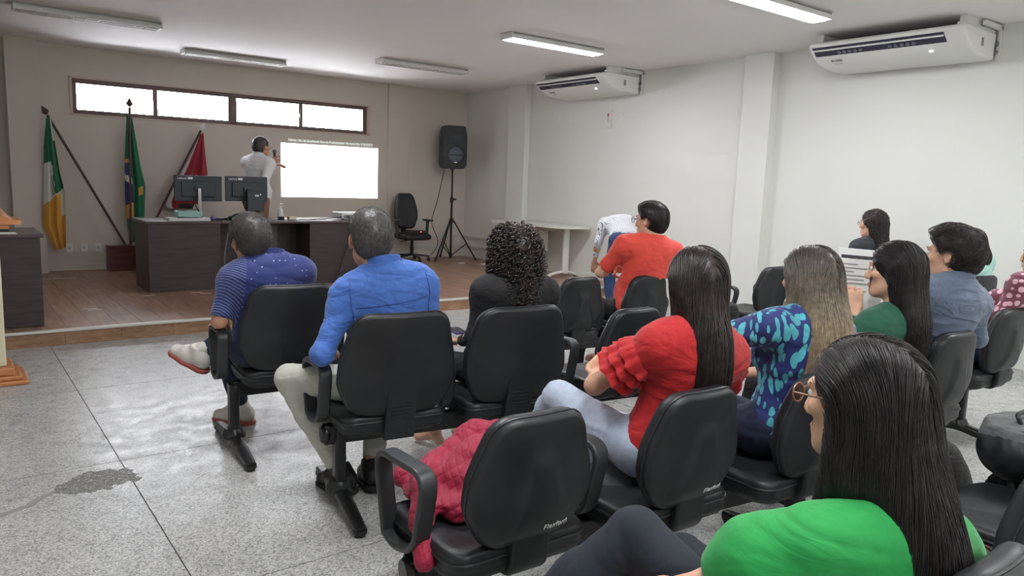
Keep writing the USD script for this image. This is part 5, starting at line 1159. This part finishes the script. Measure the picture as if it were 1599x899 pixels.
# 1 man in the dark blue polo, leaning on the left armrest, one ankle on the other knee
person('man in a dark blue dotted polo shirt leaning left in his seat with legs crossed', (1.36, 3.93), 4, (1.34, 3.88, .555), (1.345, 3.83, 1.01), (1.268, 3.89, 1.122), -6, 4, -10, skin='tan', seed=11, belly=.03,
       arms={'L': ((1.09, 3.83, .725), (1.17, 4.08, .66)), 'R': ((1.555, 3.93, .74), (1.42, 4.14, .66))}, sw=.175, sh={'L': (-.01, 0, -.035), 'R': (.0, 0, 0)}, hands={'L': ((.3, .9, -.2), (0, 0, -1), 30), 'R': ((-.8, .5, -.1), (0, 0, -1), 30)},
       legs={'L': ((1.24, 4.30, .52), (1.345, 4.34, .092), -38, 0), 'R': ((1.56, 4.25, .60), (1.115, 4.33, .455), -34, 20)}, sleeve=.92, shirt=True, shirt_split=split_sleeves(M['polo_dots'], M['polo_stripe']), collar=(M['polo_blue'], 1.0), hscale=1.09,
       trousers=M['denim_navy'], trouser_end=.93, shoes=(M['shoe_white'], M['sole_red'], True), sock=M['shoe_white'], hair=ShortHair(HM['grey'], .007, n=2600, length=.022, width=.0011))
# 2 man in the bright blue shirt
person('man in a bright blue long sleeved shirt and light trousers seen from behind', (1.58, 3.0), 14, (1.60, 2.93, .565), (1.525, 2.90, 1.055), (1.488, 2.965, 1.198), 14, 3, 0, skin='tan', seed=23, belly=.02, sw=.172,
       arms={'L': ((1.235, 2.89, .73), (1.36, 3.16, .66)), 'R': ((1.745, 2.86, .745), (1.66, 3.14, .66))}, hands={'L': ((.6, .7, -.1), (0, 0, -1), 30), 'R': ((-.7, .6, -.1), (0, 0, -1), 30)},
       legs={'L': ((1.245, 3.29, .53), (1.42, 3.10, .105), -12, -6), 'R': ((1.78, 3.33, .53), (1.56, 3.08, .105), 14, -6)}, sleeve=2.0, shirt=M['blue_shirt'], collar=(M['blue_shirt'], 1.15), hscale=1.05, sh={'L': (0, 0, -.025), 'R': (0, 0, -.025)}, trousers=M['light_grey'], trouser_end=.93,
       shoes=(M['shoe_black'], M['sole_black'], True), hair=ShortHair(HM['salt'], .004, n=2600, length=.018, width=.0010, line=.05, seed=8), folds_amp=.008)
seam([(-.16, -.10, -.105), (0, -.13, -.10), (.16, -.10, -.105)], M['blue_seam'], name='yoke_seam')
for s_ in (-1, 1): seam([(s_ * .155, -.03, -.015), (s_ * .175, -.08, -.10), (s_ * .165, -.09, -.20)], M['blue_seam'], name='armhole_seam')
# 3 woman with long curly hair
def curly_shape(F, H, Nk, R, Pv):
    F.ell(H(0, -.02, .02), (.115, .125, .125), None, .04)
    for z, rx, ry, y in ((-.06, .125, .115, -.03), (-.14, .125, .105, -.045), (-.21, .115, .09, -.06), (-.27, .095, .075, -.075), (-.32, .065, .055, -.085)): F.ell(H(.005, y, z), (rx, ry, .07), None, .05)
person('woman with long dark curly hair in a black top seen from behind', (2.17, 2.9), 10, (2.175, 2.84, .55), (2.185, 2.80, 1.0), (2.195, 2.85, 1.125), 16, 3, 0, sex='f', skin='light', seed=31,
       arms={'L': ((1.965, 2.83, .735), (2.08, 3.10, .66)), 'R': ((2.42, 2.80, .735), (2.32, 3.08, .66))}, hands={'L': ((.25, .9, -.1), (0, 0, -1), 25), 'R': ((-.5, .8, -.1), (0, 0, -1), 25)},
       legs={'L': ((2.03, 3.25, .53), (2.08, 3.36, .10), -5, -8), 'R': ((2.28, 3.27, .53), (2.27, 3.34, .10), 12, -8)}, sleeve=2.0, shirt=M['black_knit'], trousers=M['black_cloth'], trouser_end=.85,
       hair=LongHair(HM['brown_tip'], curly_shape, n=1100, length=.30, width=.0062, curl=.0105, curl_len=.036, seed=33, hem=.33, off=(-.004, .014), steps=13, jitter=.35, face=(.060, .085, .105)))
# 4 man in the orange-red t-shirt, arms crossed
person('man in an orange-red t-shirt and glasses sitting with arms crossed', (4.03, 3.75), 20, (4.02, 3.74, .56), (4.055, 3.64, 1.085), (4.075, 3.68, 1.225), -12, 2, 0, skin='light', seed=41, belly=.045, sw=.205, vox=.009,
       arms={'L': ((3.80, 3.88, .84), (4.03, 4.02, .84)), 'R': ((4.37, 3.66, .82), (4.07, 3.98, .88))}, hands={'L': ((.9, -.2, .1), (.1, -.8, 0), 40), 'R': ((-.9, .1, -.1), (-.1, -.9, 0), 40)},
       legs={'L': ((3.92, 4.16, .53), (3.80, 4.10, .10), -10, 0), 'R': ((4.22, 4.14, .53), (4.2, 4.25, .10), 10, 0)}, sleeve=.85, shirt=M['orange_tee'], trousers=M['black_cloth'], shoes=(M['shoe_brown'], M['sole_white'], False),
       hair=ShortHair(HM['black'], .013, n=1800, length=.045, width=.0016, top=.012, line=.072, seed=42), glasses=(M['black_metal'], M['lens'], 0), folds_amp=.009)
# 5 woman in the red blouse, arms and legs crossed
def hang(F, H, Nk, R, Pv, drop, w0, w1, d0=.055, d1=.035, xo=0.0, drift=0.0, back=.135):
    """mass of hair from the back of the head over the neck and down the back, drop metres below the head's middle"""
    top = H(xo, -.055, -.02); n1 = Nk + R @ np.array([xo, -.105, -.03]); n2 = Nk + R @ np.array([xo + drift, -back, -.14]); n3 = Nk + R @ np.array([xo + drift * 1.6, -back - .004, -.50])
    P = np.array([top, n1, n2, n3]); L = np.r_[0, np.cumsum(np.linalg.norm(np.diff(P, axis=0), axis=1))]; n = max(6, int(drop / .045))
    for k in range(n):
        u = k / (n - 1); q = np.array([np.interp(u * min(drop, L[-1]), L, P[:, i]) for i in range(3)])
        F.ell(q, (w0 + (w1 - w0) * u, d0 + (d1 - d0) * u, .062), R, .04)
def long_back(drop, w=.085, w1=.065, xo=0.0, drift=0.0, sides=.16):
    def fn(F, H, Nk, R, Pv):
        hang(F, H, Nk, R, Pv, drop, w, w1, xo=xo, drift=drift)
        for s in (-1, 1): F.cap(H(s * .066, -.02, .03), H(s * .074, -.04, -sides), .030, .024, .03)
    return fn
P5, H5 = person('woman in a red ruffle sleeved blouse and light jeans sitting with arms and legs crossed', (1.97, 1.72), 14, (1.96, 1.68, .555), (2.035, 1.585, .992), (2.045, 1.625, 1.142), 22, 4, 0, sex='f', skin='light', seed=51, vox=.008,
       arms={'L': ((1.79, 1.83, .775), (1.99, 1.98, .78)), 'R': ((2.28, 1.68, .77), (1.93, 1.93, .84))}, hands={'L': ((.9, -.1, .1), (.1, -.9, 0), 40), 'R': ((-.75, -.1, -.55), (-.3, -.9, 0), 55)},
       legs={'L': ((1.84, 2.07, .665), (2.02, 2.40, .42), -5, -25), 'R': ((2.06, 2.10, .53), (2.02, 2.20, .10), 5, 0)}, sleeve=.34, sh={'L': (.0, 0, -.03), 'R': (-.01, 0, -.02)}, shirt=M['red_blouse'], trousers=M['denim_light'], shoes=(M['shoe_white'], M['sole_white'], False),
       hair=LongHair(HM['dark'], long_back(.40, .080, .046, -.01, .025), n=2000, length=.42, width=.0020, seed=52, hem=.36, steps=20), folds_amp=.007)
def ruffle(t, a, b, u0, r0, r1, ln, mat, seed):
    """a flared gathered tier of cloth round the upper arm"""
    a, b = np.array(a, float), np.array(b, float); d = (b - a) / np.linalg.norm(b - a); ref = np.cross(d, (0, 0, 1.0)); ref /= np.linalg.norm(ref); ob = np.cross(d, ref); n, m = 72, 8; V = []
    for q in (0, 1):
        for k in range(m):
            u = k / (m - 1)
            for j in range(n):
                th = 2 * np.pi * j / n; rr = r0 + (r1 - r0) * u + .006 * u * math.sin(9 * th + seed) + .003 * u * math.sin(17 * th) - q * .002
                V.append(a + d * (u0 + ln * u * (1 + .06 * math.sin(5 * th + seed))) + rr * (math.cos(th) * ref + math.sin(th) * ob))
    V = np.array(V); F_ = []
    for q in (0, 1):
        i, j = np.meshgrid(np.arange(m - 1), np.arange(n), indexing='ij'); o = q * n * m
        f = np.stack([o + i * n + j, o + i * n + (j + 1) % n, o + (i + 1) * n + (j + 1) % n, o + (i + 1) * n + j], -1).reshape(-1, 4); F_.append(f[:, ::-1] if q else f)
    f = np.vstack(F_); part(t, 'sleeve_ruffle', trimesh.Trimesh(V, np.vstack([f[:, [0, 1, 2]], f[:, [0, 2, 3]]]), process=False), mat, smooth=True)
S5, E5 = dict(LAST['S']), dict(LAST['E'])
for s_ in 'LR':
    for k in range(3): ruffle(P5, S5[s_], E5[s_][0], .030 + .042 * k, .064, .086 + .003 * k, .060, M['red_blouse'], k)
# 6 woman with ash blond hair, leaf print blouse
def blond_shape(F, H, Nk, R, Pv):
    hang(F, H, Nk, R, Pv, .36, .100, .088, .062, .045)
    for s in (-1, 1): F.cap(H(s * .070, -.01, .03), H(s * .086, -.035, -.24), .032, .030, .03)
P6, H6 = person('woman with long ash blond hair in a navy blouse printed with turquoise leaves', (2.53, 1.65), 8, (2.558, 1.598, .55), (2.603, 1.513, 1.005), (2.628, 1.553, 1.135), 14, 3, 0, sex='f', skin='light', seed=61,
       arms={'L': ((2.338, 1.738, .905), (2.208, 1.898, .88)), 'R': ((2.828, 1.578, .76), (2.688, 1.838, .70))}, sh={'L': (-.02, .03, .0)}, hands={'L': ((-.6, .7, -.1), (0, 0, -1), 25), 'R': ((-.5, .8, 0), (0, 0, -1), 25)},
       legs={'L': ((2.468, 2.018, .53), (2.448, 2.098, .10), 0, 0), 'R': ((2.658, 2.008, .53), (2.648, 2.128, .10), 5, 0)}, sleeve=.80, shirt=M['leaf_blouse'], trousers=M['denim_navy'], shoes=(M['shoe_black'], M['sole_black'], False),
       hair=LongHair(HM['blond'], blond_shape, n=2600, length=.46, width=.0019, seed=62, hem=.37, steps=18, e=.018), folds_amp=.012)
# 7 woman in dark green reading a sheet of paper
P7, H7 = person('woman with long straight black hair in a dark green top holding up a paper sheet', (3.24, 1.70), 4, (3.25, 1.65, .55), (3.275, 1.51, .965), (3.27, 1.54, 1.145), -22, 2, 0, sex='f', skin='light', seed=71,
       arms={'L': ((3.06, 1.62, .77), (3.255, 1.68, .955)), 'R': ((3.49, 1.58, .78), (3.47, 1.74, .97))}, sh={'L': (0, 0, -.025), 'R': (0, 0, -.01)}, hands={'L': ((.35, .35, .85), (.6, .6, -.2), 40), 'R': ((-.1, .3, .9), (-.6, .5, 0), 40)},
       legs={'L': ((3.16, 2.08, .53), (3.13, 2.16, .10), 0, 0), 'R': ((3.36, 2.08, .53), (3.36, 2.16, .10), 5, 0)}, sleeve=1.75, shirt=M['dark_green'], trousers=M['black_cloth'], shoes=(M['shoe_black'], M['sole_black'], False),
       hair=LongHair(HM['black'], long_back(.46, .084, .072), n=2200, length=.5, width=.0019, seed=72, hem=.40, steps=18, fz=-.02), folds_amp=.006)
# 8 man in the grey-blue shirt
person('man with thick dark hair in a grey-blue shirt looking to the left', (3.82, 1.68), 16, (3.81, 1.64, .56), (3.875, 1.53, 1.045), (3.89, 1.565, 1.19), -6, 2, 0, skin='light', seed=81, belly=.03, sw=.195,
       arms={'L': ((3.62, 1.72, .78), (3.74, 1.95, .70)), 'R': ((4.13, 1.50, .77), (4.0, 1.80, .70))}, hands={'L': ((.4, .8, -.1), (0, 0, -1), 30), 'R': ((-.5, .8, 0), (0, 0, -1), 30)},
       legs={'L': ((3.72, 2.06, .53), (3.70, 2.1, .10), 0, 0), 'R': ((3.96, 2.04, .53), (3.95, 2.1, .10), 8, 0)}, sleeve=2.0, shirt=M['grey_shirt'], collar=(M['grey_shirt'], 1.0), trousers=M['denim_dark'], shoes=(M['shoe_black'], M['sole_black'], False),
       hair=ShortHair(HM['dark'], .014, n=2600, length=.055, width=.0022, top=.020, line=.076, seed=82, messy=.9), folds_amp=.010)
seam([(-.16, -.10, -.13), (0, -.13, -.12), (.16, -.10, -.13)], M['grey_seam'], name='yoke_seam')
# 9 woman in the pale mint jacket
person('woman with dark hair in a pale mint jacket by the side wall', (6.82, 2.65), 10, (6.82, 2.62, .55), (6.80, 2.55, .985), (6.775, 2.60, 1.095), -4, 3, 0, sex='f', skin='light', seed=91, vox=.011,
       arms={'L': ((6.58, 2.62, .72), (6.66, 2.86, .68)), 'R': ((7.04, 2.56, .72), (6.98, 2.84, .68))}, legs={'L': ((6.74, 3.06, .53), (6.74, 3.1, .10), 0, 0), 'R': ((6.93, 3.05, .53), (6.93, 3.1, .10), 0, 0)},
       sleeve=2.0, shirt=M['mint_shirt'], collar=(M['mint_shirt'], 1.2), trousers=M['denim_blue'], shoes=(M['shoe_white'], M['sole_white'], False), hair=LongHair(HM['dark'], long_back(.13, .074, .05, sides=.08), n=900, length=.3, width=.0026, seed=92, hem=.17, steps=12), folds_amp=.014)
# 10 woman with the dotted sleeve at the right edge
person('woman in a maroon blouse with pale dots, arms folded, at the right edge', (5.08, 1.8), 0, (5.06, 1.78, .56), (5.16, 1.60, 1.0), (5.24, 1.60, 1.14), -10, 2, 0, sex='f', skin='light', seed=101, vox=.010,
       arms={'L': ((4.90, 1.66, .80), (5.06, 1.86, .80)), 'R': ((5.36, 1.72, .76), (4.95, 1.82, .80))}, hands={'R': ((-.7, -.55, .25), (.3, -.8, .1), 50)}, legs={'L': ((4.98, 2.2, .53), (4.98, 2.25, .10), 0, 0), 'R': ((5.18, 2.2, .53), (5.18, 2.25, .10), 0, 0)},
       sleeve=1.25, shirt=M['dot_blouse'], trousers=M['denim_blue'], shoes=(M['shoe_black'], M['sole_black'], False), hair=LongHair(HM['dark'], long_back(.26), n=600, length=.3, width=.0026, seed=102, hem=.22, steps=12), folds_amp=.010)
# 11 woman in the dark jacket nearest the side wall
person('woman with wavy dark hair and a dark jacket nearest the side wall', (6.55, 3.6), 4, (6.62, 3.475, .56), (6.58, 3.315, 1.07), (6.58, 3.325, 1.215), -14, 3, 0, sex='f', skin='light', seed=111, vox=.010,
       arms={'L': ((6.34, 3.355, .80), (6.44, 3.615, .74)), 'R': ((6.86, 3.315, .80), (6.78, 3.595, .74))}, legs={'L': ((6.52, 3.895, .53), (6.52, 3.955, .10), 0, 0), 'R': ((6.72, 3.895, .53), (6.72, 3.955, .10), 0, 0)}, sw=.18,
       sleeve=2.0, shirt=M['dark_suit'], trousers=M['black_cloth'], shoes=(M['shoe_black'], M['sole_black'], False), glasses=(M['chrome'], M['lens'], 0), hair=LongHair(HM['dark'], long_back(.34, sides=.22), n=1200, length=.34, width=.0028, curl=.004, curl_len=.06, seed=112, hem=.28, steps=12), folds_amp=.010)
# 12 woman in the green blouse, nearest to the photographer
def near_hair(F, H, Nk, R, Pv):
    hang(F, H, Nk, R, Pv, .62, .090, .022, .060, .030, .0, .066, .140)
    F.cap(H(-.070, .0, -.10), H(-.055, -.01, -.25), .040, .034, .05); F.cap(H(-.078, .02, -.16), H(-.085, .06, -.285), .026, .018, .03); F.cap(H(0, -.03, -.14), H(-.02, -.03, -.245), .066, .050, .05)
    for s in (-1, 1): F.cap(H(s * .070, .0, .04), H(s * .078, -.01, -.14), .028, .026, .03)
    F.cap(H(-.078, -.01, -.14), H(-.085, .035, -.24), .026, .014, .03)
def puff(F, W, R, Pv, Nk, S, E):
    for s in E:
        e, w = E[s]; d = (e - S[s]); c = S[s] + d * .38; F.ell(c, (.088, .088, .088), None, .05); q = S[s] + d * .60; F.cap(c, q, .080, .052, .04); dd = d / np.linalg.norm(d); q2 = q + dd * .035
        F.join(q2 - .1, q2 + .1, lambda p: np.maximum(-((p - q2) @ dd), np.linalg.norm(p - q2, axis=-1) - .09), .008, sub=True)
P12, H12 = person('woman with long straight black hair, glasses and a bright green blouse in front', (1.38, .80), 14, (1.36, .72, .49), (1.40, .61, .862), (1.40, .695, 1.07), -3, 5, 0, sex='f', skin='light', seed=121, vox=.0065, bust=1.0,
       arms={'L': ((1.095, .85, .69), (1.17, 1.05, .57)), 'R': ((1.66, .62, .64), (1.54, .90, .58))}, hands={'L': ((.2, .8, -.3), (.3, 0, -1), 30), 'R': ((-.5, .8, -.1), (0, 0, -1), 30)}, sw=.16, sh={'L': (-.03, .015, 0)},
       legs={'L': ((1.235, 1.10, .675), (.97, 1.27, .40), -30, -30), 'R': ((1.46, 1.14, .53), (1.42, 1.24, .10), 0, 0)}, sleeve=.30, extra_shirt=puff, shirt=M['green_blouse'], trousers=M['denim_dark'], shoes=(M['shoe_black'], M['sole_black'], False),
       hair=LongHair(HM['black'], near_hair, n=7000, length=.66, width=.0011, seed=122, hem=.56, steps=20, e=.012, jitter=.04, face=(.070, .095, .120), fy=.094, fz=-.03, part_x=-.01), glasses=(M['rose_metal'], M['tinted_lens'], 0), folds_amp=.006)
seam([(-.10, -.10, -.03), (-.085, -.13, -.14), (-.08, -.13, -.28)], M['green_seam'], .0014, 'back_seam')
# 13 presenter in the white shirt on the stage
pr_, HP = person('man in a white shirt standing on the stage, microphone in hand, pointing at the slide', (3.27, 9.72, ZS), 62, (3.255, 9.72, 1.10), (3.285, 9.72, 1.655), (3.335, 9.73, 1.80), 66, 2, 0, skin='tan', seed=131, belly=.035, vox=.010, shirt_hem=-.20, scale=1.02,
       arms={'R': ((3.29, 9.47, 1.41), (3.44, 9.58, 1.60)), 'L': ((3.45, 9.93, 1.49), (3.58, 9.93, 1.60))}, hands={'R': ((.25, .25, .9), (.8, .4, 0), 70), 'L': ((.9, .2, -.15), (0, 0, -1), 12)},
       legs={'L': ((3.30, 9.83, .64), (3.28, 9.84, .21), 55, 0), 'R': ((3.28, 9.62, .64), (3.24, 9.62, .21), 70, 0)}, sleeve=1.9, shirt=M['white_shirt'], collar=(M['white_shirt'], 1.1), trousers=M['khaki'], shoes=(M['shoe_black'], M['sole_black'], False),
       hair=ShortHair(HM['grey'], .008, n=600, length=.02, width=.0016, seed=132), glasses=(M['chrome'], M['lens'], 0), folds_amp=.010)
mcp = thing('microphone', 'black handheld microphone in the hand of the man on the stage', 'microphone', (3.455, 9.60, 1.60))
d_ = np.array((-.02, .03, 1.0)); d_ /= np.linalg.norm(d_)
part(mcp, 'handle', tube([(.01, .01, -.02), np.array((.01, .01, -.02)) + d_ * .16], np.array([.012, .016]), 14), M['black_metal']); hd = trimesh.creation.icosphere(3, .026); hd.apply_translation(np.array((.01, .01, -.02)) + d_ * .175); part(mcp, 'head_grille', hd, M['grille'], smooth=True)
# 14 person bending down by the side wall
person('person in a striped shirt and blue jeans bending down in front of the side wall', (5.95, 5.75), 38, (5.93, 5.70, .87), (6.18, 6.04, 1.05), (6.28, 6.18, .99), 38, 45, 0, skin='tan', seed=141, vox=.010, shirt_hem=-.04,
       arms={'L': ((5.93, 6.12, .83), (5.98, 6.22, .60)), 'R': ((6.34, 5.88, .83), (6.36, 6.05, .62))}, legs={'L': ((5.86, 5.85, .48), (5.84, 5.76, .09), 38, 0), 'R': ((6.08, 5.72, .48), (6.04, 5.62, .09), 38, 0)}, sleeve=1.7, hands={'L': ((.1, .1, -1), (.7, .5, 0), 25), 'R': ((.1, .1, -1), (-.5, .5, 0), 25)},
       shirt=M['pin_shirt'], trousers=M['denim_blue'], shoes=(M['shoe_black'], M['sole_black'], False), hair=ShortHair(HM['dark'], .012, n=400, strands=False), folds_amp=.012)
# ================================================================ things held, worn loose or lying on the seats
def sheet(c, right, upv, w, h, bend_=.0, n=10):
    right, upv = np.array(right, float), np.array(upv, float); right /= np.linalg.norm(right); upv -= right * (upv @ right); upv /= np.linalg.norm(upv); nn = np.cross(right, upv); V = []
    for q in (0, .0012):
        for i in range(n):
            for j in range(n):
                u, v = i / (n - 1) - .5, j / (n - 1) - .5; V.append(np.array(c) + right * u * w + upv * v * h + nn * (q + bend_ * (4 * u * u - .3) + .4 * bend_ * math.sin(3 * v)))
    F_ = []
    for q in (0, 1):
        for i in range(n - 1):
            for j in range(n - 1):
                a = q * n * n + i * n + j; f = [(a, a + n, a + n + 1), (a, a + n + 1, a + 1)]; F_ += [t[::-1] for t in f] if q == 0 else f
    return trimesh.Trimesh(np.array(V), F_, process=False), right, upv, nn
pc_ = (3.385, 1.745, 1.075)
pm, pr2, pu2, pn2 = sheet(pc_, (.86, -.50, -.06), (.12, .25, .95), .21, .297, .004)
ps = thing('paper_sheet', 'printed white sheet of paper held up in front of the woman in dark green', 'paper', (0, 0, 0))
part(ps, 'sheet', pm, M['paper'], smooth=True)
def on_sheet(x0, y0, x1, y1):      # metres from the sheet's middle, on the side that faces the camera
    s = 1 if pn2 @ (np.array((0, 0, 1.47)) - np.array(pc_)) > 0 else -1
    P = [np.array(pc_) + pr2 * a + pu2 * b + pn2 * s * .0045 for a, b in ((x0, y0), (x1, y0), (x1, y1), (x0, y1))]; return trimesh.Trimesh(P, [(0, 1, 2), (0, 2, 3)], process=False)
part(ps, 'printed_bar', on_sheet(-.095, .10, .095, .115), M['ink'], smooth=False)
part(ps, 'printed_lines', [on_sheet(-.08, .07 - k * .018, -.08 + (.07, .12, .05, .14, .10, .13, .06, .11)[k], .075 - k * .018) for k in range(8)], M['ink_grey'], smooth=False, kind='stuff')
# pink quilted jacket on the empty seat
M['pink'] = usdkit.material(stage, '/World/Looks/pink_quilt', {'p': ('principled_bsdf', {'base_color': srgb(152, 10, 52), 'roughness': .65, 'sheen_weight': .1}), 'tc': ('texture_coordinate', {}), 'map': ('mapping', {'rotation': (.5, .3, .8)}), 'w': ('wave_texture', {'scale': 13.0, 'bands_direction': 'x', 'distortion': .6}),
    'w2': ('wave_texture', {'scale': 13.0, 'bands_direction': 'z', 'distortion': .6}), 'mn': ('math', {'math_type': 'minimum'}), 'pw': ('math', {'math_type': 'power', 'value2': .35}), 'b': ('bump', {'strength': .6, 'distance': .003})},
    [('tc.object', 'map.vector'), ('map.vector', 'w.vector'), ('map.vector', 'w2.vector'), ('w.fac', 'mn.value1'), ('w2.fac', 'mn.value2'), ('mn.value', 'pw.value1'), ('pw.value', 'b.height'), ('b.normal', 'p.normal')], surface='p.BSDF')
JB = np.array((1.28, 1.86, .458)); FJ = Field((-.34, -.34, -.12), (.34, .36, .34), .007)
FJ.ell((.0, .03, .04), (.19, .19, .055), None, .03); FJ.ell((.06, .0, .10), (.16, .13, .07), None, .04); FJ.ell((.10, -.03, .16), (.13, .09, .05), rotz(30), .03)
FJ.cap((-.06, .10, .10), (.12, .12, .17), .045, .055, .02); FJ.cap((.02, -.08, .08), (.16, .06, .18), .05, .05, .02); FJ.cap((-.12, .06, .10), (-.20, -.06, .02), .045, .04, .02); FJ.cap((-.20, -.06, .02), (-.255, -.165, -.05), .040, .032, .02)
FJ.cap((-.10, -.10, .03), (.06, -.14, .06), .045, .05, .02); FJ.cap((-.14, .16, .06), (-.02, .2, .03), .04, .05, .02)
FJ.cut(lambda p: np.where((p[..., 0] > -.205) & (p[..., 1] > -.22), -p[..., 2] + .002, -1))
FJ.cut(lambda p: -(p[..., 1] + .155 + .0 * p[..., 0]) * np.where(p[..., 0] > -.16, 1, 0) - np.where(p[..., 0] > -.16, 0, 1))
jm = folds(smooth_mesh(biggest(FJ.mesh()), 2), .020, (9, 9, 11), 77)
jm.vertices[:, 2] = np.where((jm.vertices[:, 0] > -.205), np.maximum(jm.vertices[:, 2], .003), jm.vertices[:, 2])
jk = thing('jacket', 'crumpled bright pink quilted jacket lying on the empty seat', 'jacket', JB)
part(jk, 'cloth', jm, M['pink'], smooth=True)
# black bag with a dusty grey top on the seat at the right
M['grey_cloth'] = weave('grey_cloth', srgb(92, 93, 97), crease=.014)
FB = Field((-.24, -.2, -.02), (.24, .2, .34), .008); FB.ell((0, 0, .10), (.20, .15, .13), None, .05); FB.ell((.02, 0, .17), (.17, .13, .10), None, .05); FB.cut(lambda p: np.maximum(-p[..., 2] + .002, p[..., 2] - .215 + .25 * np.abs(p[..., 0] - .02) ** 1.5 + .4 * np.abs(p[..., 1]) ** 1.6))
bgm = folds(smooth_mesh(biggest(FB.mesh()), 2), .008, (9, 9, 9), 3); bgm.vertices[:, 2] = np.maximum(bgm.vertices[:, 2], .002); tc_ = bgm.triangles_center; topm = tc_[:, 2] > .160 + .02 * np.sin(tc_[:, 0] * 20)
bag_ = thing('bag', 'rounded black bag with a dusty grey top on the seat at the right edge', 'bag', (3.14, .93, .462))
for nm_, mk_, mt_ in (('body', ~topm, M['leather']), ('top_flap', topm, M['grey_cloth'])):
    q_ = trimesh.Trimesh(bgm.vertices, bgm.faces[mk_], process=False, vertex_normals=bgm.vertex_normals); q_.remove_unreferenced_vertices(); part(bag_, nm_, q_, mt_, smooth=True)
part(bag_, 'handle', tube(smooth_path([(-.07, 0, .20), (-.07, .02, .235), (.08, .02, .235), (.08, 0, .20)], .03, 6), .008, 8), M['leather'])
hoop = solo('metal_ring', moved(trimesh.creation.torus(.042, .004, 28, 8), (2.20, .735, .505), ry=math.pi / 2 - .5, rz=.6), M['gold'], 'thin gold coloured metal ring standing on the seat beside the green blouse', 'ring', smooth=True)
ph = thing('mobile_phone', 'purple cased mobile phone in the hand of the curly haired woman', 'phone', (2.105, 3.19, .688), -.2)
part(ph, 'case', rbox(-.036, -.075, 0, .036, .075, .010, .004, 1), material('purple_case', srgb(110, 84, 150), .4)); part(ph, 'screen', rbox(-.033, -.071, .0095, .033, .071, .0112, .001, 1), material('phone_glass', srgb(60, 60, 70), .1))
# black backpack on the floor behind the seat of the man in the grey-blue shirt
FK = Field((-.24, -.2, -.02), (.24, .22, .52), .009); FK.ell((0, 0, .17), (.18, .13, .20), None, .05); FK.ell((0, .02, .31), (.15, .10, .14), None, .05); FK.ell((0, -.10, .13), (.12, .06, .10), None, .03); FK.cut(lambda p: -p[..., 2] + .002)
bp = thing('backpack', 'black backpack standing on the floor behind the seat of the grey-blue shirt', 'backpack', (3.34, 1.27, 0), .3)
part(bp, 'body', folds(smooth_mesh(biggest(FK.mesh()), 2), .008, (8, 8, 8), 9), M['black_cloth'], smooth=True)
part(bp, 'top_handle', tube(smooth_path([(-.05, .02, .43), (-.05, .02, .48), (.05, .02, .48), (.05, .02, .43)], .03, 5), .008, 8), M['black_cloth'])
for s_ in (-1, 1): part(bp, 'shoulder_strap', tube(smooth_path([(s_ * .07, .10, .40), (s_ * .10, .16, .30), (s_ * .11, .15, .10)], .08, 6), 1, sect=rsect(.012, .05, .005), up=(0, 1, 0)), M['black_cloth'])
